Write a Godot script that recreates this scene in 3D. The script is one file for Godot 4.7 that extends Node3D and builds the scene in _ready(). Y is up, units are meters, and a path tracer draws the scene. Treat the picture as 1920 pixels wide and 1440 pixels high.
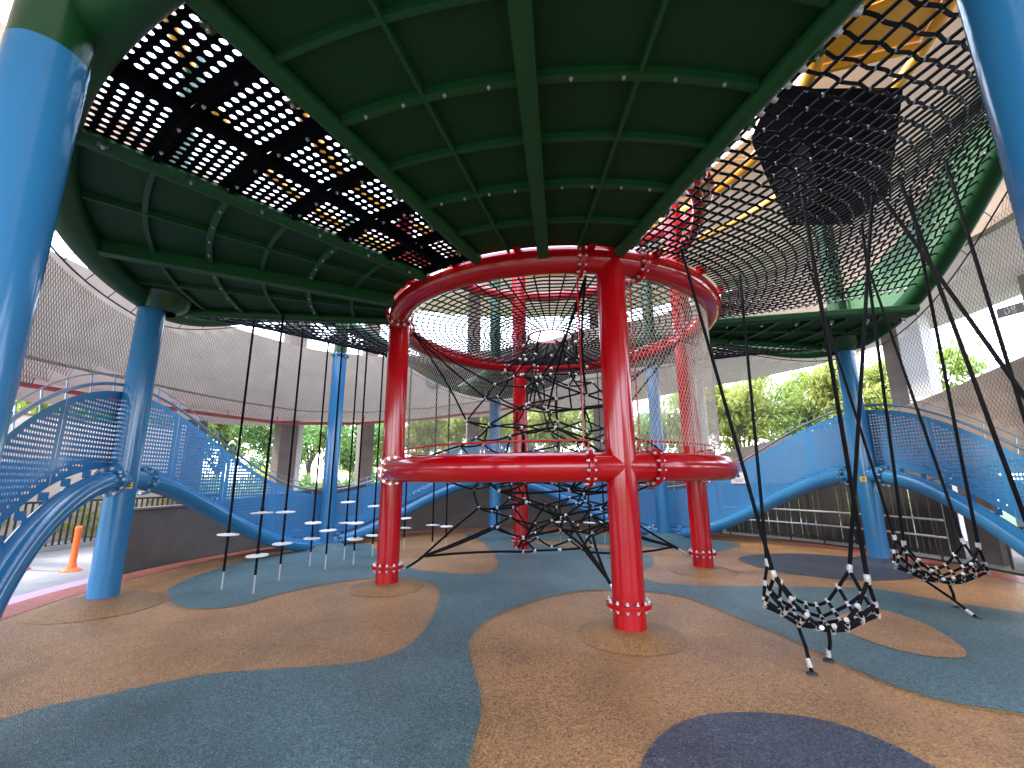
extends Node3D
# A play structure under a round ramp building: red climbing tower, green deck on blue columns, wavy blue walkway, rope nets.

const CX := 0.695
const CZ := -7.55
const RT := 2.633        # radius of the red rings
const PR := 0.168        # radius of the big pipes
const HM := 1.706        # middle ring
const HT := 4.178        # top ring
const HD := 4.2          # deck underside
var M := {}
var taken := {}
var rng := RandomNumberGenerator.new()

# ------------------------------------------------------------------ mesh helper
class MB:
	var v := PackedVector3Array()
	var n := PackedVector3Array()
	var ix := PackedInt32Array()
	func tri(a: int, b: int, c: int) -> void:
		var g := (v[b] - v[a]).cross(v[c] - v[a])
		if g.dot(n[a] + n[b] + n[c]) > 0.0:
			ix.append(a); ix.append(c); ix.append(b)
		else:
			ix.append(a); ix.append(b); ix.append(c)
	func put(p: Vector3, q: Vector3) -> int:
		v.append(p); n.append(q)
		return v.size() - 1
	func quad(a: Vector3, b: Vector3, c: Vector3, d: Vector3, q := Vector3.ZERO) -> void:
		var m := q
		if m == Vector3.ZERO:
			m = (b - a).cross(c - a)
			if m.length_squared() < 1e-16:
				m = (c - a).cross(d - a)
			m = m.normalized()
		var i := put(a, m)
		put(b, m); put(c, m); put(d, m)
		tri(i, i + 1, i + 2); tri(i, i + 2, i + 3)
	func face(a: Vector3, b: Vector3, c: Vector3, q: Vector3) -> void:
		var i := put(a, q)
		put(b, q); put(c, q)
		tri(i, i + 1, i + 2)
	# six-sided solid from two four-cornered rings (top and bottom go round the same way)
	func solid(b: Array, t: Array) -> void:
		var c := Vector3.ZERO
		for p in b: c += p
		for p in t: c += p
		c /= 8.0
		flat(b[0], b[1], b[2], b[3], c); flat(t[0], t[1], t[2], t[3], c)
		for i in 4:
			var j := (i + 1) % 4
			flat(b[i], b[j], t[j], t[i], c)
	func flat(a: Vector3, b: Vector3, c: Vector3, d: Vector3, inside: Vector3) -> void:
		var m := (c - a).cross(d - b).normalized()
		if m.dot((a + c) * 0.5 - inside) < 0.0: m = -m
		quad(a, b, c, d, m)
	func box(at: Vector3, size: Vector3, bs := Basis.IDENTITY) -> void:
		var h := size * 0.5
		var b := []
		var t := []
		for s in [[-1, -1], [1, -1], [1, 1], [-1, 1]]:
			b.append(at + bs * Vector3(h.x * s[0], -h.y, h.z * s[1]))
			t.append(at + bs * Vector3(h.x * s[0], h.y, h.z * s[1]))
		solid(b, t)
	# a bar of rectangular section from a to b; w across, h along "up"
	func bar(a: Vector3, b: Vector3, w: float, h: float, up := Vector3.UP) -> void:
		var z := (b - a).normalized()
		var x := up.cross(z).normalized()
		var y := z.cross(x).normalized()
		box((a + b) * 0.5, Vector3(w, h, a.distance_to(b)), Basis(x, y, z))
	func tube(pts: PackedVector3Array, r: float, sides := 8, closed := false, caps := true, r1 := -1.0) -> void:
		var k := pts.size()
		if k < 2: return
		var last := r if r1 < 0.0 else r1
		var ref := Vector3.UP
		var d0 := (pts[1] - pts[0]).normalized()
		if absf(d0.dot(ref)) > 0.9: ref = Vector3.RIGHT
		var x := ref.cross(d0).normalized()
		var base := v.size()
		for i in k:
			var d: Vector3
			if closed:
				d = (pts[(i + 1) % k] - pts[(i - 1 + k) % k]).normalized()
			elif i == 0:
				d = (pts[1] - pts[0]).normalized()
			elif i == k - 1:
				d = (pts[k - 1] - pts[k - 2]).normalized()
			else:
				d = ((pts[i + 1] - pts[i]).normalized() + (pts[i] - pts[i - 1]).normalized()).normalized()
			x = (x - d * x.dot(d)).normalized()
			var y := d.cross(x)
			var rr := lerpf(r, last, float(i) / (k - 1))
			for s in sides:
				var a := TAU * s / sides
				var q := x * cos(a) + y * sin(a)
				put(pts[i] + q * rr, q)
		var rings := k if closed else k - 1
		for i in rings:
			var j := (i + 1) % k
			for s in sides:
				var u := (s + 1) % sides
				tri(base + i * sides + s, base + j * sides + s, base + j * sides + u)
				tri(base + i * sides + s, base + j * sides + u, base + i * sides + u)
		if caps and not closed:
			for e in [0, k - 1]:
				var d: Vector3 = (pts[0] - pts[1]).normalized() if e == 0 else (pts[k - 1] - pts[k - 2]).normalized()
				var m := put(pts[e], d)
				var f := v.size()
				for s in sides: put(v[base + e * sides + s], d)
				for s in sides: tri(m, f + s, f + (s + 1) % sides)
	func rod(a: Vector3, b: Vector3, r: float, sides := 6, caps := true, r1 := -1.0) -> void:
		tube(PackedVector3Array([a, b]), r, sides, false, caps, r1)
	# profile: Vector2(radius, height along axis)
	func lathe(prof: Array, at: Vector3, bs := Basis.IDENTITY, sides := 24, sharp := false) -> void:
		for i in prof.size() - 1:
			var p: Vector2 = prof[i]
			var q: Vector2 = prof[i + 1]
			var t := q - p
			var nn := Vector2(t.y, -t.x).normalized()
			var na := nn
			var nb := nn
			if not sharp:
				if i > 0: na = (nn + nrm2(prof[i - 1], p)).normalized()
				if i < prof.size() - 2: nb = (nn + nrm2(q, prof[i + 2])).normalized()
			var f := v.size()
			for s in sides + 1:
				var a := TAU * s / sides
				var e := Vector3(cos(a), 0, sin(a))
				put(at + bs * (e * p.x + Vector3.UP * p.y), bs * (e * na.x + Vector3.UP * na.y))
				put(at + bs * (e * q.x + Vector3.UP * q.y), bs * (e * nb.x + Vector3.UP * nb.y))
			for s in sides:
				var g := f + s * 2
				if p.x > 1e-5: tri(g, g + 2, g + 1)
				if q.x > 1e-5: tri(g + 1, g + 2, g + 3)
	func nrm2(p: Vector2, q: Vector2) -> Vector2:
		var t := q - p
		return Vector2(t.y, -t.x).normalized()
	func knot(at: Vector3, r: float, stretch := 1.0) -> void:
		var p := [Vector3(r, 0, 0), Vector3(0, r * stretch, 0), Vector3(0, 0, r), Vector3(-r, 0, 0), Vector3(0, -r * stretch, 0), Vector3(0, 0, -r)]
		var f := v.size()
		for q in p: put(at + q, q.normalized())
		for t in [[0, 1, 2], [2, 1, 3], [3, 1, 5], [5, 1, 0], [0, 2, 4], [2, 3, 4], [3, 5, 4], [5, 0, 4]]:
			tri(f + t[0], f + t[1], f + t[2])
	func mesh(mat: Material) -> ArrayMesh:
		var a := []
		a.resize(Mesh.ARRAY_MAX)
		a[Mesh.ARRAY_VERTEX] = v; a[Mesh.ARRAY_NORMAL] = n; a[Mesh.ARRAY_INDEX] = ix
		var m := ArrayMesh.new()
		m.add_surface_from_arrays(Mesh.PRIMITIVE_TRIANGLES, a)
		m.surface_set_material(0, mat)
		return m

# ------------------------------------------------------------------ scene helpers
func numbered(called: String) -> String:
	taken[called] = taken.get(called, -1) + 1
	return called if taken[called] == 0 else "%s_%03d" % [called, taken[called]]

func tag(o: Node, label: String, category: String, group := "") -> void:
	o.set_meta("label", label)
	o.set_meta("category", category)
	if group: o.set_meta("group", group)

func thing(called: String, label: String, category: String, at := Vector3.ZERO, group := "") -> Node3D:
	var o := Node3D.new()
	o.name = numbered(called)
	add_child(o)
	o.position = at
	tag(o, label, category, group)
	return o

func put_mesh(called: String, m: Mesh, parent: Node, kind := "") -> MeshInstance3D:
	var o := MeshInstance3D.new()
	o.mesh = m
	o.name = numbered(called) if parent == self else called
	parent.add_child(o, true)
	if kind: o.set_meta("kind", kind)
	return o

func obj(called: String, mb: MB, mat: Material, parent: Node, kind := "") -> MeshInstance3D:
	return put_mesh(called, mb.mesh(mat), parent, kind)

func part_of(thing_node: Node3D, called: String, mb: MB, mat: Material, kind := "") -> MeshInstance3D:
	# mesh given in world coordinates, put under a thing that has a place of its own
	var o := obj(called, mb, mat, thing_node, kind)
	o.position = -thing_node.position
	return o

func pc(r: float, deg: float, h: float) -> Vector3:
	var a := deg_to_rad(deg)
	return Vector3(CX + r * cos(a), h, CZ + r * sin(a))

func rad_dir(deg: float) -> Vector3:
	return Vector3(cos(deg_to_rad(deg)), 0, sin(deg_to_rad(deg)))

func tan_dir(deg: float) -> Vector3:
	return Vector3(-sin(deg_to_rad(deg)), 0, cos(deg_to_rad(deg)))

func curve_at(t: Array, a: float) -> float:   # piecewise linear table of [angle, value]
	if a <= t[0][0]: return t[0][1]
	for i in t.size() - 1:
		if a <= t[i + 1][0]:
			var k: float = (a - t[i][0]) / (t[i + 1][0] - t[i][0])
			k = k * k * (3.0 - 2.0 * k) * 0.5 + k * 0.5
			return lerpf(t[i][1], t[i + 1][1], k)
	return t[-1][1]

func smooth_outline(p: PackedVector2Array, steps := 4) -> PackedVector2Array:
	var out := PackedVector2Array()
	var k := p.size()
	for i in k:
		for s in steps:
			out.append(p[i].cubic_interpolate(p[(i + 1) % k], p[(i - 1 + k) % k], p[(i + 2) % k], float(s) / steps))
	return out

func sheet(outline: PackedVector2Array, y: float) -> MB:
	var mb := MB.new()
	var t := Geometry2D.triangulate_polygon(outline)
	for p in outline: mb.put(Vector3(p.x, y, p.y), Vector3.UP)
	for i in range(0, t.size(), 3): mb.tri(t[i], t[i + 1], t[i + 2])
	return mb

func annulus(r0: float, r1: float, y: float, a0 := 0.0, a1 := 360.0, steps := 120) -> MB:
	var mb := MB.new()
	for i in steps + 1:
		var a := lerpf(a0, a1, float(i) / steps)
		mb.put(pc(r0, a, y), Vector3.UP); mb.put(pc(r1, a, y), Vector3.UP)
	for i in steps:
		mb.tri(i * 2, i * 2 + 1, i * 2 + 3); mb.tri(i * 2, i * 2 + 3, i * 2 + 2)
	return mb

# a solid curved slab: radius r0..r1, angles a0..a1, heights from two functions of the angle
func ring_slab(r0: float, r1: float, a0: float, a1: float, lo: Callable, hi: Callable, steps := 8) -> MB:
	var mb := MB.new()
	for side in 4:   # bottom, top, inner, outer
		var f := mb.v.size()
		for i in steps + 1:
			var a := lerpf(a0, a1, float(i) / steps)
			var l: float = lo.call(a)
			var h: float = hi.call(a)
			var e := rad_dir(a)
			match side:
				0: mb.put(pc(r0, a, l), Vector3.DOWN); mb.put(pc(r1, a, l), Vector3.DOWN)
				1: mb.put(pc(r0, a, h), Vector3.UP); mb.put(pc(r1, a, h), Vector3.UP)
				2: mb.put(pc(r0, a, l), -e); mb.put(pc(r0, a, h), -e)
				3: mb.put(pc(r1, a, l), e); mb.put(pc(r1, a, h), e)
		for i in steps:
			var g := f + i * 2
			mb.tri(g, g + 1, g + 3); mb.tri(g, g + 3, g + 2)
	for e in [[a0, -1.0], [a1, 1.0]]:
		var a: float = e[0]
		mb.quad(pc(r0, a, lo.call(a)), pc(r1, a, lo.call(a)), pc(r1, a, hi.call(a)), pc(r0, a, hi.call(a)), tan_dir(a) * e[1])
	return mb

func slab(r0: float, r1: float, a0: float, a1: float, lo: float, hi: float, steps := 8) -> MB:
	return ring_slab(r0, r1, a0, a1, func(_a): return lo, func(_a): return hi, steps)

# ------------------------------------------------------------------ materials
func lin(r: float, g: float, b: float) -> Color:
	return Color(r, g, b).linear_to_srgb()

func mat(c: Color, rough := 0.6, metal := 0.0) -> StandardMaterial3D:
	var m := StandardMaterial3D.new()
	m.albedo_color = c
	m.roughness = rough
	m.metallic = metal
	return m

func noise_image(seed_: int, size: int, freq: float, octaves := 1, cell := false) -> Image:
	var f := FastNoiseLite.new()
	f.seed = seed_
	f.frequency = freq
	f.noise_type = FastNoiseLite.TYPE_CELLULAR if cell else FastNoiseLite.TYPE_SIMPLEX_SMOOTH
	if cell: f.cellular_return_type = FastNoiseLite.RETURN_CELL_VALUE
	f.fractal_type = FastNoiseLite.FRACTAL_FBM if octaves > 1 else FastNoiseLite.FRACTAL_NONE
	f.fractal_octaves = octaves
	return f.get_seamless_image(size, size)

func ramp_texture(src: Image, cols: Array) -> ImageTexture:   # colours (sRGB) spread evenly over 0..1
	var d := src.get_data()
	var out := PackedByteArray()
	out.resize(d.size() * 3)
	var lut := PackedByteArray()
	for i in 256:
		var t := i / 255.0 * (cols.size() - 1)
		var k := mini(int(t), cols.size() - 2)
		var c: Color = cols[k].lerp(cols[k + 1], t - k)
		lut.append(int(c.r * 255)); lut.append(int(c.g * 255)); lut.append(int(c.b * 255))
	for i in d.size():
		var k := d[i] * 3
		out[i * 3] = lut[k]; out[i * 3 + 1] = lut[k + 1]; out[i * 3 + 2] = lut[k + 2]
	return ImageTexture.create_from_image(Image.create_from_data(src.get_width(), src.get_height(), false, Image.FORMAT_RGB8, out))

func normal_texture(src: Image, strength: float) -> ImageTexture:
	var im := src.duplicate()
	im.convert(Image.FORMAT_RGBA8)
	im.bump_map_to_normal_map(strength)
	return ImageTexture.create_from_image(im)

func triplanar(m: StandardMaterial3D, metres: float) -> StandardMaterial3D:
	m.uv1_triplanar = true
	m.uv1_world_triplanar = true
	m.uv1_scale = Vector3.ONE / metres
	return m

func build_materials() -> void:
	var grain := noise_image(3, 1024, 0.16, 1, true)
	var grain_n := normal_texture(noise_image(3, 512, 0.32, 2), 5.0)
	var blotch := noise_image(11, 512, 0.008, 5)
	var blotch_tex := ramp_texture(blotch, [Color(0.84, 0.84, 0.84), Color(0.93, 0.93, 0.93), Color(1, 1, 1), Color(1, 1, 1)])
	var rubber := func(a: Color, b: Color, c: Color) -> StandardMaterial3D:
		var m := mat(Color.WHITE, 0.40)
		m.albedo_texture = ramp_texture(grain, [a, b, b, c])
		m.normal_enabled = true
		m.normal_texture = grain_n
		m.normal_scale = 0.8
		m.metallic_specular = 0.5
		triplanar(m, 1.7)
		m.detail_enabled = true
		m.detail_blend_mode = BaseMaterial3D.BLEND_MODE_MUL
		m.detail_uv_layer = BaseMaterial3D.DETAIL_UV_2
		m.detail_albedo = blotch_tex
		m.uv2_triplanar = true
		m.uv2_world_triplanar = true
		m.uv2_scale = Vector3.ONE / 5.0
		return m
	M.brown = rubber.call(lin(0.18, 0.080, 0.029), lin(0.42, 0.200, 0.076), lin(0.60, 0.345, 0.155))
	M.ochre = rubber.call(lin(0.16, 0.085, 0.03), lin(0.36, 0.19, 0.065), lin(0.50, 0.28, 0.11))
	M.teal = rubber.call(lin(0.032, 0.060, 0.064), lin(0.080, 0.142, 0.148), lin(0.20, 0.27, 0.28))
	M.navy = rubber.call(lin(0.016, 0.018, 0.028), lin(0.055, 0.060, 0.085), lin(0.15, 0.155, 0.19))
	M.mound = rubber.call(lin(0.09, 0.040, 0.012), lin(0.33, 0.155, 0.045), lin(0.50, 0.27, 0.09))
	M.coral = rubber.call(lin(0.26, 0.06, 0.04), lin(0.46, 0.11, 0.07), lin(0.58, 0.18, 0.12))
	M.lilac = mat(lin(0.52, 0.33, 0.58), 0.7)
	# paints
	var paint := func(c: Color, rough: float) -> StandardMaterial3D:
		var m := mat(c, rough)
		m.metallic_specular = 0.5
		return m
	M.red = paint.call(lin(0.36, 0.0015, 0.005), 0.13)
	M.blue = paint.call(lin(0.027, 0.158, 0.33), 0.14)
	M.blue_panel = paint.call(lin(0.045, 0.205, 0.42), 0.26)
	M.green = paint.call(lin(0.008, 0.050, 0.014), 0.26)
	M.guard = mat(lin(0.06, 0.16, 0.07), 0.5)
	M.green_panel = mat(lin(0.0050, 0.033, 0.008), 0.6)
	M.green_panel.metallic_specular = 0.3
	M.green_rib = mat(lin(0.008, 0.052, 0.014), 0.5)
	M.green_rib.metallic_specular = 0.35
	M.yellow = mat(lin(0.72, 0.36, 0.035), 0.45)
	M.black_panel = mat(lin(0.003, 0.003, 0.004), 0.8)
	M.black_panel.metallic_specular = 0.12
	M.rail = mat(lin(0.22, 0.30, 0.40), 0.28, 0.6)
	M.steel = mat(lin(0.62, 0.60, 0.57), 0.3, 0.9)
	M.rope = mat(lin(0.005, 0.005, 0.006), 0.8)
	M.rope.metallic_specular = 0.25
	M.ferrule = mat(lin(0.50, 0.48, 0.46), 0.42, 0.2)
	M.grey_knot = mat(lin(0.22, 0.22, 0.23), 0.5)
	M.disc = mat(lin(0.72, 0.70, 0.68), 0.5)
	M.mesh_dark = mat(lin(0.09, 0.075, 0.065), 0.7)
	M.mesh_pale = mat(lin(0.42, 0.36, 0.31), 0.7)
	M.wire = mat(lin(0.05, 0.045, 0.04), 0.5, 0.5)
	# building
	var conc := noise_image(21, 512, 0.012, 6)
	var concrete := func(a: Color, b: Color, size: float, rough := 0.85) -> StandardMaterial3D:
		var m := mat(Color.WHITE, rough)
		m.albedo_texture = ramp_texture(conc, [a, a.lerp(b, 0.4), a.lerp(b, 0.6), b])
		return triplanar(m, size)
	M.wall_dark = concrete.call(lin(0.080, 0.066, 0.058), lin(0.125, 0.105, 0.094), 3.0)
	M.fascia = concrete.call(lin(0.215, 0.163, 0.123), lin(0.315, 0.248, 0.195), 4.0)
	M.beige = concrete.call(lin(0.50, 0.43, 0.35), lin(0.60, 0.53, 0.45), 3.0)
	M.soffit = concrete.call(lin(0.76, 0.59, 0.565), lin(0.84, 0.69, 0.665), 5.0)
	M.pillar = concrete.call(lin(0.13, 0.10, 0.085), lin(0.21, 0.17, 0.145), 3.0)
	M.paving = concrete.call(lin(0.24, 0.225, 0.215), lin(0.33, 0.315, 0.30), 2.5)
	M.pale = concrete.call(lin(0.42, 0.41, 0.36), lin(0.56, 0.55, 0.49), 1.5)
	M.grass = concrete.call(lin(0.04, 0.075, 0.015), lin(0.10, 0.14, 0.04), 3.0)
	M.plate_grey = mat(lin(0.13, 0.14, 0.13), 0.5)
	M.slat = mat(lin(0.030, 0.024, 0.020), 0.6)
	M.pipe_red = mat(lin(0.42, 0.05, 0.06), 0.5)
	M.pipe_pale = mat(lin(0.55, 0.53, 0.52), 0.5)
	M.orange = mat(lin(0.85, 0.14, 0.02), 0.45)
	M.bollard_red = mat(lin(0.55, 0.03, 0.03), 0.45)
	M.sticker = mat(lin(0.75, 0.45, 0.03), 0.5)
	M.ink = mat(lin(0.03, 0.03, 0.03), 0.6)
	M.sign = mat(lin(0.62, 0.60, 0.62), 0.5)
	M.bark = mat(lin(0.10, 0.075, 0.05), 0.9)
	var leaf := func(c: Color) -> StandardMaterial3D:
		var m := mat(c, 0.55)
		m.cull_mode = BaseMaterial3D.CULL_DISABLED
		m.backlight_enabled = true
		m.backlight = c * 1.3
		return m
	M.leaf_a = leaf.call(lin(0.18, 0.23, 0.045))
	M.leaf_b = leaf.call(lin(0.11, 0.19, 0.045))
	M.leaf_c = leaf.call(lin(0.23, 0.25, 0.05))
	M.leaf_yellow = leaf.call(lin(0.30, 0.24, 0.012))

# ------------------------------------------------------------------ shared profiles (angle in degrees round the tower)
const WAVE := [[-282.5, 1.6], [-237.5, 0.10], [-192.5, 1.6], [-147.0, 0.09], [-102.0, 1.5], [-55.5, 0.08], [-10.0, 1.6], [32.5, 0.10], [77.5, 1.6]]
const RAIL := [[-282.5, 2.9], [-237.5, 1.32], [-190.0, 2.93], [-146.0, 1.31], [-101.0, 2.75], [-56.0, 1.30], [-11.0, 2.95], [32.5, 1.32], [77.5, 2.9]]
const RIM := [[-282.5, 4.2], [-192.5, 4.16], [-147.0, 5.55], [-102.0, 4.12], [-55.5, 5.55], [-10.0, 4.16], [32.5, 5.85], [77.5, 4.2]]
const PARAPET := [[-190.0, 1.08], [-165.0, 1.10], [-130.0, 1.45], [-90.0, 1.75], [-52.0, 2.18], [-43.0, 2.48], [-35.0, 2.74], [-20.0, 3.14], [0.0, 3.86], [30.0, 4.9]]
const SOFFIT := [[-330.0, 5.6], [-270.0, 4.9], [-225.0, 4.1], [-200.0, 3.65], [-170.0, 3.72], [-150.0, 3.64], [-141.0, 3.61], [-129.0, 3.76], [-116.0, 4.05], [-102.0, 4.41], [-89.0, 4.79], [-76.0, 5.25], [-60.0, 5.42], [-47.0, 5.55], [-41.0, 5.72], [-35.0, 5.98], [-20.0, 6.30], [-4.0, 6.48], [10.0, 6.8], [30.0, 7.2]]
const CEIL_OUT := [[-330.0, 5.3], [-270.0, 4.6], [-225.0, 3.8], [-200.0, 3.45], [-166.0, 3.42], [-144.0, 3.38], [-122.0, 3.83], [-115.0, 4.0], [-102.0, 4.25], [-89.0, 4.55], [-74.0, 4.75], [-52.0, 5.2], [-38.0, 5.36], [-24.0, 5.72], [-12.0, 6.05], [10.0, 6.5], [30.0, 7.0]]

func wave(t: Array, a: float) -> float:
	if a <= t[0][0]: return t[0][1]
	for i in t.size() - 1:
		if a <= t[i + 1][0]:
			var k: float = (a - t[i][0]) / (t[i + 1][0] - t[i][0])
			return lerpf(t[i][1], t[i + 1][1], 0.5 - 0.5 * cos(PI * k))
	return t[-1][1]

func _ready() -> void:
	rng.seed = 20
	# ---- camera
	var cam := Camera3D.new()
	cam.name = "camera"
	add_child(cam)
	cam.position = Vector3(0, 1.6, 0)
	cam.basis = Basis(Vector3.RIGHT, 0.2088) * Basis(Vector3.BACK, -0.0061)
	cam.fov = 82.27
	cam.near = 0.05
	cam.far = 600.0
	cam.current = true
	# ---- sky and sun
	var sky_mat := ProceduralSkyMaterial.new()
	sky_mat.sky_top_color = Color(0.80, 0.88, 1.0)
	sky_mat.sky_horizon_color = Color(0.98, 0.98, 1.0)
	sky_mat.ground_horizon_color = Color(0.75, 0.75, 0.74)
	sky_mat.ground_bottom_color = Color(0.4, 0.4, 0.38)
	sky_mat.sky_energy_multiplier = 1.0
	var sky := Sky.new()
	sky.sky_material = sky_mat
	var env := Environment.new()
	env.background_mode = Environment.BG_SKY
	env.sky = sky
	env.tonemap_mode = Environment.TONE_MAPPER_LINEAR
	env.tonemap_exposure = 10.0
	env.sdfgi_enabled = true
	env.ssao_enabled = true
	env.ssil_enabled = true
	var we := WorldEnvironment.new()
	we.name = "world_environment"
	we.environment = env
	add_child(we)
	var sun := DirectionalLight3D.new()
	sun.name = "sun"
	add_child(sun)
	sun.light_energy = 0.25
	sun.light_color = Color(1.0, 0.95, 0.88)
	sun.light_angular_distance = 10.0
	sun.shadow_enabled = true
	sun.look_at_from_position(Vector3.ZERO, Vector3(cos(deg_to_rad(10)), -tan(deg_to_rad(42)), sin(deg_to_rad(10))), Vector3.UP)

	build_materials()
	build_ground()
	build_building()
	build_columns()
	build_tower()
	build_deck()
	build_walkway()
	build_nets()
	build_rope_web()
	build_step_ropes()
	build_swings()
	build_upper_level()
	build_surroundings()
	build_trees()

# ------------------------------------------------------------------ ground
func build_ground() -> void:
	var s: Dictionary = {}
	var g := MB.new()
	g.quad(Vector3(-150, -0.03, -150), Vector3(150, -0.03, -150), Vector3(150, -0.03, 150), Vector3(-150, -0.03, 150), Vector3.UP)
	obj("ground", g, M.grass, self, "structure")
	obj("concrete_paving", annulus(7.70, 15.5, -0.008), M.paving, self, "structure")
	var floor_node := Node3D.new()
	floor_node.name = "play_floor"
	add_child(floor_node)
	floor_node.set_meta("kind", "structure")
	obj("brown_rubber", annulus(0.0, 6.95, 0.0, 0, 360, 160), M.brown, floor_node)
	obj("coral_edge_band", annulus(6.95, 7.42, 0.004, 0, 360, 160), M.coral, floor_node)
	obj("lilac_edge_line", annulus(7.42, 7.74, 0.004, 120, 183.8, 60), M.lilac, floor_node)
	var teal := PackedVector2Array([
		Vector2(-3.49, -3.39), Vector2(-3.08, -3.74), Vector2(-2.83, -3.93), Vector2(-2.51, -4.1), Vector2(-2.11, -4.17), Vector2(-1.68, -4.24), Vector2(-1.34, -4.33), Vector2(-1.11, -4.53), Vector2(-0.97, -4.94), Vector2(-0.95, -5.76), Vector2(-1.06, -6.76), Vector2(-1.35, -7.36), Vector2(-1.89, -7.67), Vector2(-2.43, -7.61), Vector2(-2.95, -7.19), Vector2(-3.32, -6.67), Vector2(-3.53, -6.15), Vector2(-3.84, -5.99), Vector2(-4.25, -6.09), Vector2(-4.84, -6.62), Vector2(-5.17, -7.18), Vector2(-5.33, -7.92), Vector2(-5.37, -8.84), Vector2(-5.19, -9.81), Vector2(-4.75, -10.6), Vector2(-4.2, -11.4), Vector2(-3.6, -11.5), Vector2(-3.25, -10.8), Vector2(-2.49, -9.59), Vector2(-1.85, -8.44), Vector2(-1.11, -8.01), Vector2(-0.56, -7.91), Vector2(-0.32, -8.3), Vector2(-0.3, -9.11), Vector2(-0.54, -10.7), Vector2(-0.93, -12.13), Vector2(-1.36, -13.13), Vector2(-0.68, -13.9), Vector2(0.59, -13.39), Vector2(2.37, -12.95), Vector2(3.88, -12.54), Vector2(5.0, -11.96), Vector2(5.4, -11.02), Vector2(4.4, -10.14), Vector2(3.67, -10.38), Vector2(2.98, -10.88), Vector2(1.81, -11.35), Vector2(0.8, -11.85), Vector2(0.53, -11.4), Vector2(1.22, -10.79), Vector2(2.25, -10.44), Vector2(2.78, -9.72), Vector2(2.66, -8.85), Vector2(2.25, -8.13), Vector2(2.08, -7.72), Vector2(2.17, -7.3), Vector2(2.54, -7.09), Vector2(3.6, -6.96), Vector2(4.63, -6.87), Vector2(5.17, -6.76), Vector2(5.4, -6.39), Vector2(5.7, -5.91), Vector2(6.2, -5.3), Vector2(5.9, -4.0), Vector2(4.9, -2.9), Vector2(4.0, -3.0),
		Vector2(3.46, -3.39), Vector2(3.16, -3.53), Vector2(2.98, -3.74), Vector2(2.86, -4.12), Vector2(2.78, -4.71), Vector2(2.62, -5.39), Vector2(2.49, -5.9), Vector2(2.34, -6.35), Vector2(1.94, -6.69), Vector2(1.44, -6.79), Vector2(0.89, -6.72), Vector2(0.26, -6.24), Vector2(-0.21, -5.64), Vector2(-0.39, -5.18), Vector2(-0.44, -4.79), Vector2(-0.4, -4.45), Vector2(-0.29, -3.92), Vector2(-0.23, -3.51), Vector2(-0.24, -3.24), Vector2(-0.3, -2.7), Vector2(-0.6, -1.9), Vector2(-1.5, -1.4), Vector2(-2.6, -1.75), Vector2(-3.3, -2.5)])
	patch(floor_node, teal, "teal", 0.035)
	patch(floor_node, PackedVector2Array([Vector2(4.38, -9.07), Vector2(4.83, -9.52), Vector2(5.78, -9.75), Vector2(6.48, -9.47), Vector2(6.95, -8.98), Vector2(6.9, -8.22), Vector2(6.76, -7.67), Vector2(6.05, -7.34), Vector2(5.29, -7.33), Vector2(4.71, -7.72), Vector2(4.39, -8.25)]), "navy", 0.0)
	patch(floor_node, PackedVector2Array([Vector2(0.66, -2.5), Vector2(0.71, -2.86), Vector2(0.93, -3.17), Vector2(1.16, -3.34), Vector2(1.41, -3.42), Vector2(1.67, -3.43), Vector2(1.93, -3.38), Vector2(2.14, -3.26), Vector2(2.3, -3.0), Vector2(2.36, -2.5), Vector2(2.1, -1.9), Vector2(1.5, -1.7), Vector2(0.9, -1.95)]), "navy", 0.0)
	patch(floor_node, PackedVector2Array([Vector2(3.57, -5.37), Vector2(4.05, -5.7), Vector2(4.42, -5.75), Vector2(4.5, -5.48), Vector2(4.46, -5.14), Vector2(4.29, -4.71), Vector2(4.13, -4.43), Vector2(3.95, -4.32), Vector2(3.71, -4.37), Vector2(3.56, -4.52), Vector2(3.47, -4.79), Vector2(3.47, -5.07)]), "brown", 0.0, 0.012)
	# raised collars of rubber round the feet of the columns
	var prof := [Vector2(0.58, 0.0), Vector2(0.52, 0.012), Vector2(0.42, 0.045), Vector2(0.32, 0.075), Vector2(0.16, 0.088), Vector2(0.10, 0.09)]
	for c in [[-5.336, -6.152, "mound", 1.25], [-0.516, -13.19, "teal", 1.3], [-4.421, -10.915, "teal", 1.0], [4.056, -12.362, "teal", 1.0], [6.76, -8.61, "navy", 0.9]]:
		var mb := MB.new()
		var pr2 := []
		for q in prof: pr2.append(Vector2(q.x * c[3], q.y * 1.3 - 0.004))
		mb.lathe(pr2, Vector3(c[0], 0.008, c[1]))
		obj("rubber_mound", mb, M[c[2]], floor_node)
	for a in [78.8, -11.2, -101.2, 168.8]:
		var mb := MB.new()
		var pr3 := []
		for q in prof: pr3.append(Vector2(q.x * 0.95, q.y * 0.9 - 0.004))
		mb.lathe(pr3, pc(RT, a, 0.008))
		obj("rubber_mound", mb, M.teal if a == -101.2 else M.mound, floor_node)

func patch(parent: Node, outline: PackedVector2Array, kind: String, border: float, lift := 0.0) -> void:
	var o := smooth_outline(outline)
	if border > 0.0:
		for p in Geometry2D.offset_polygon(o, border):
			if not Geometry2D.is_polygon_clockwise(p):
				obj("ochre_border", sheet(p, 0.004), M.ochre, parent)
	obj(kind + "_patch", sheet(o, 0.008 + lift * 0.34), M[kind], parent)

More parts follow.
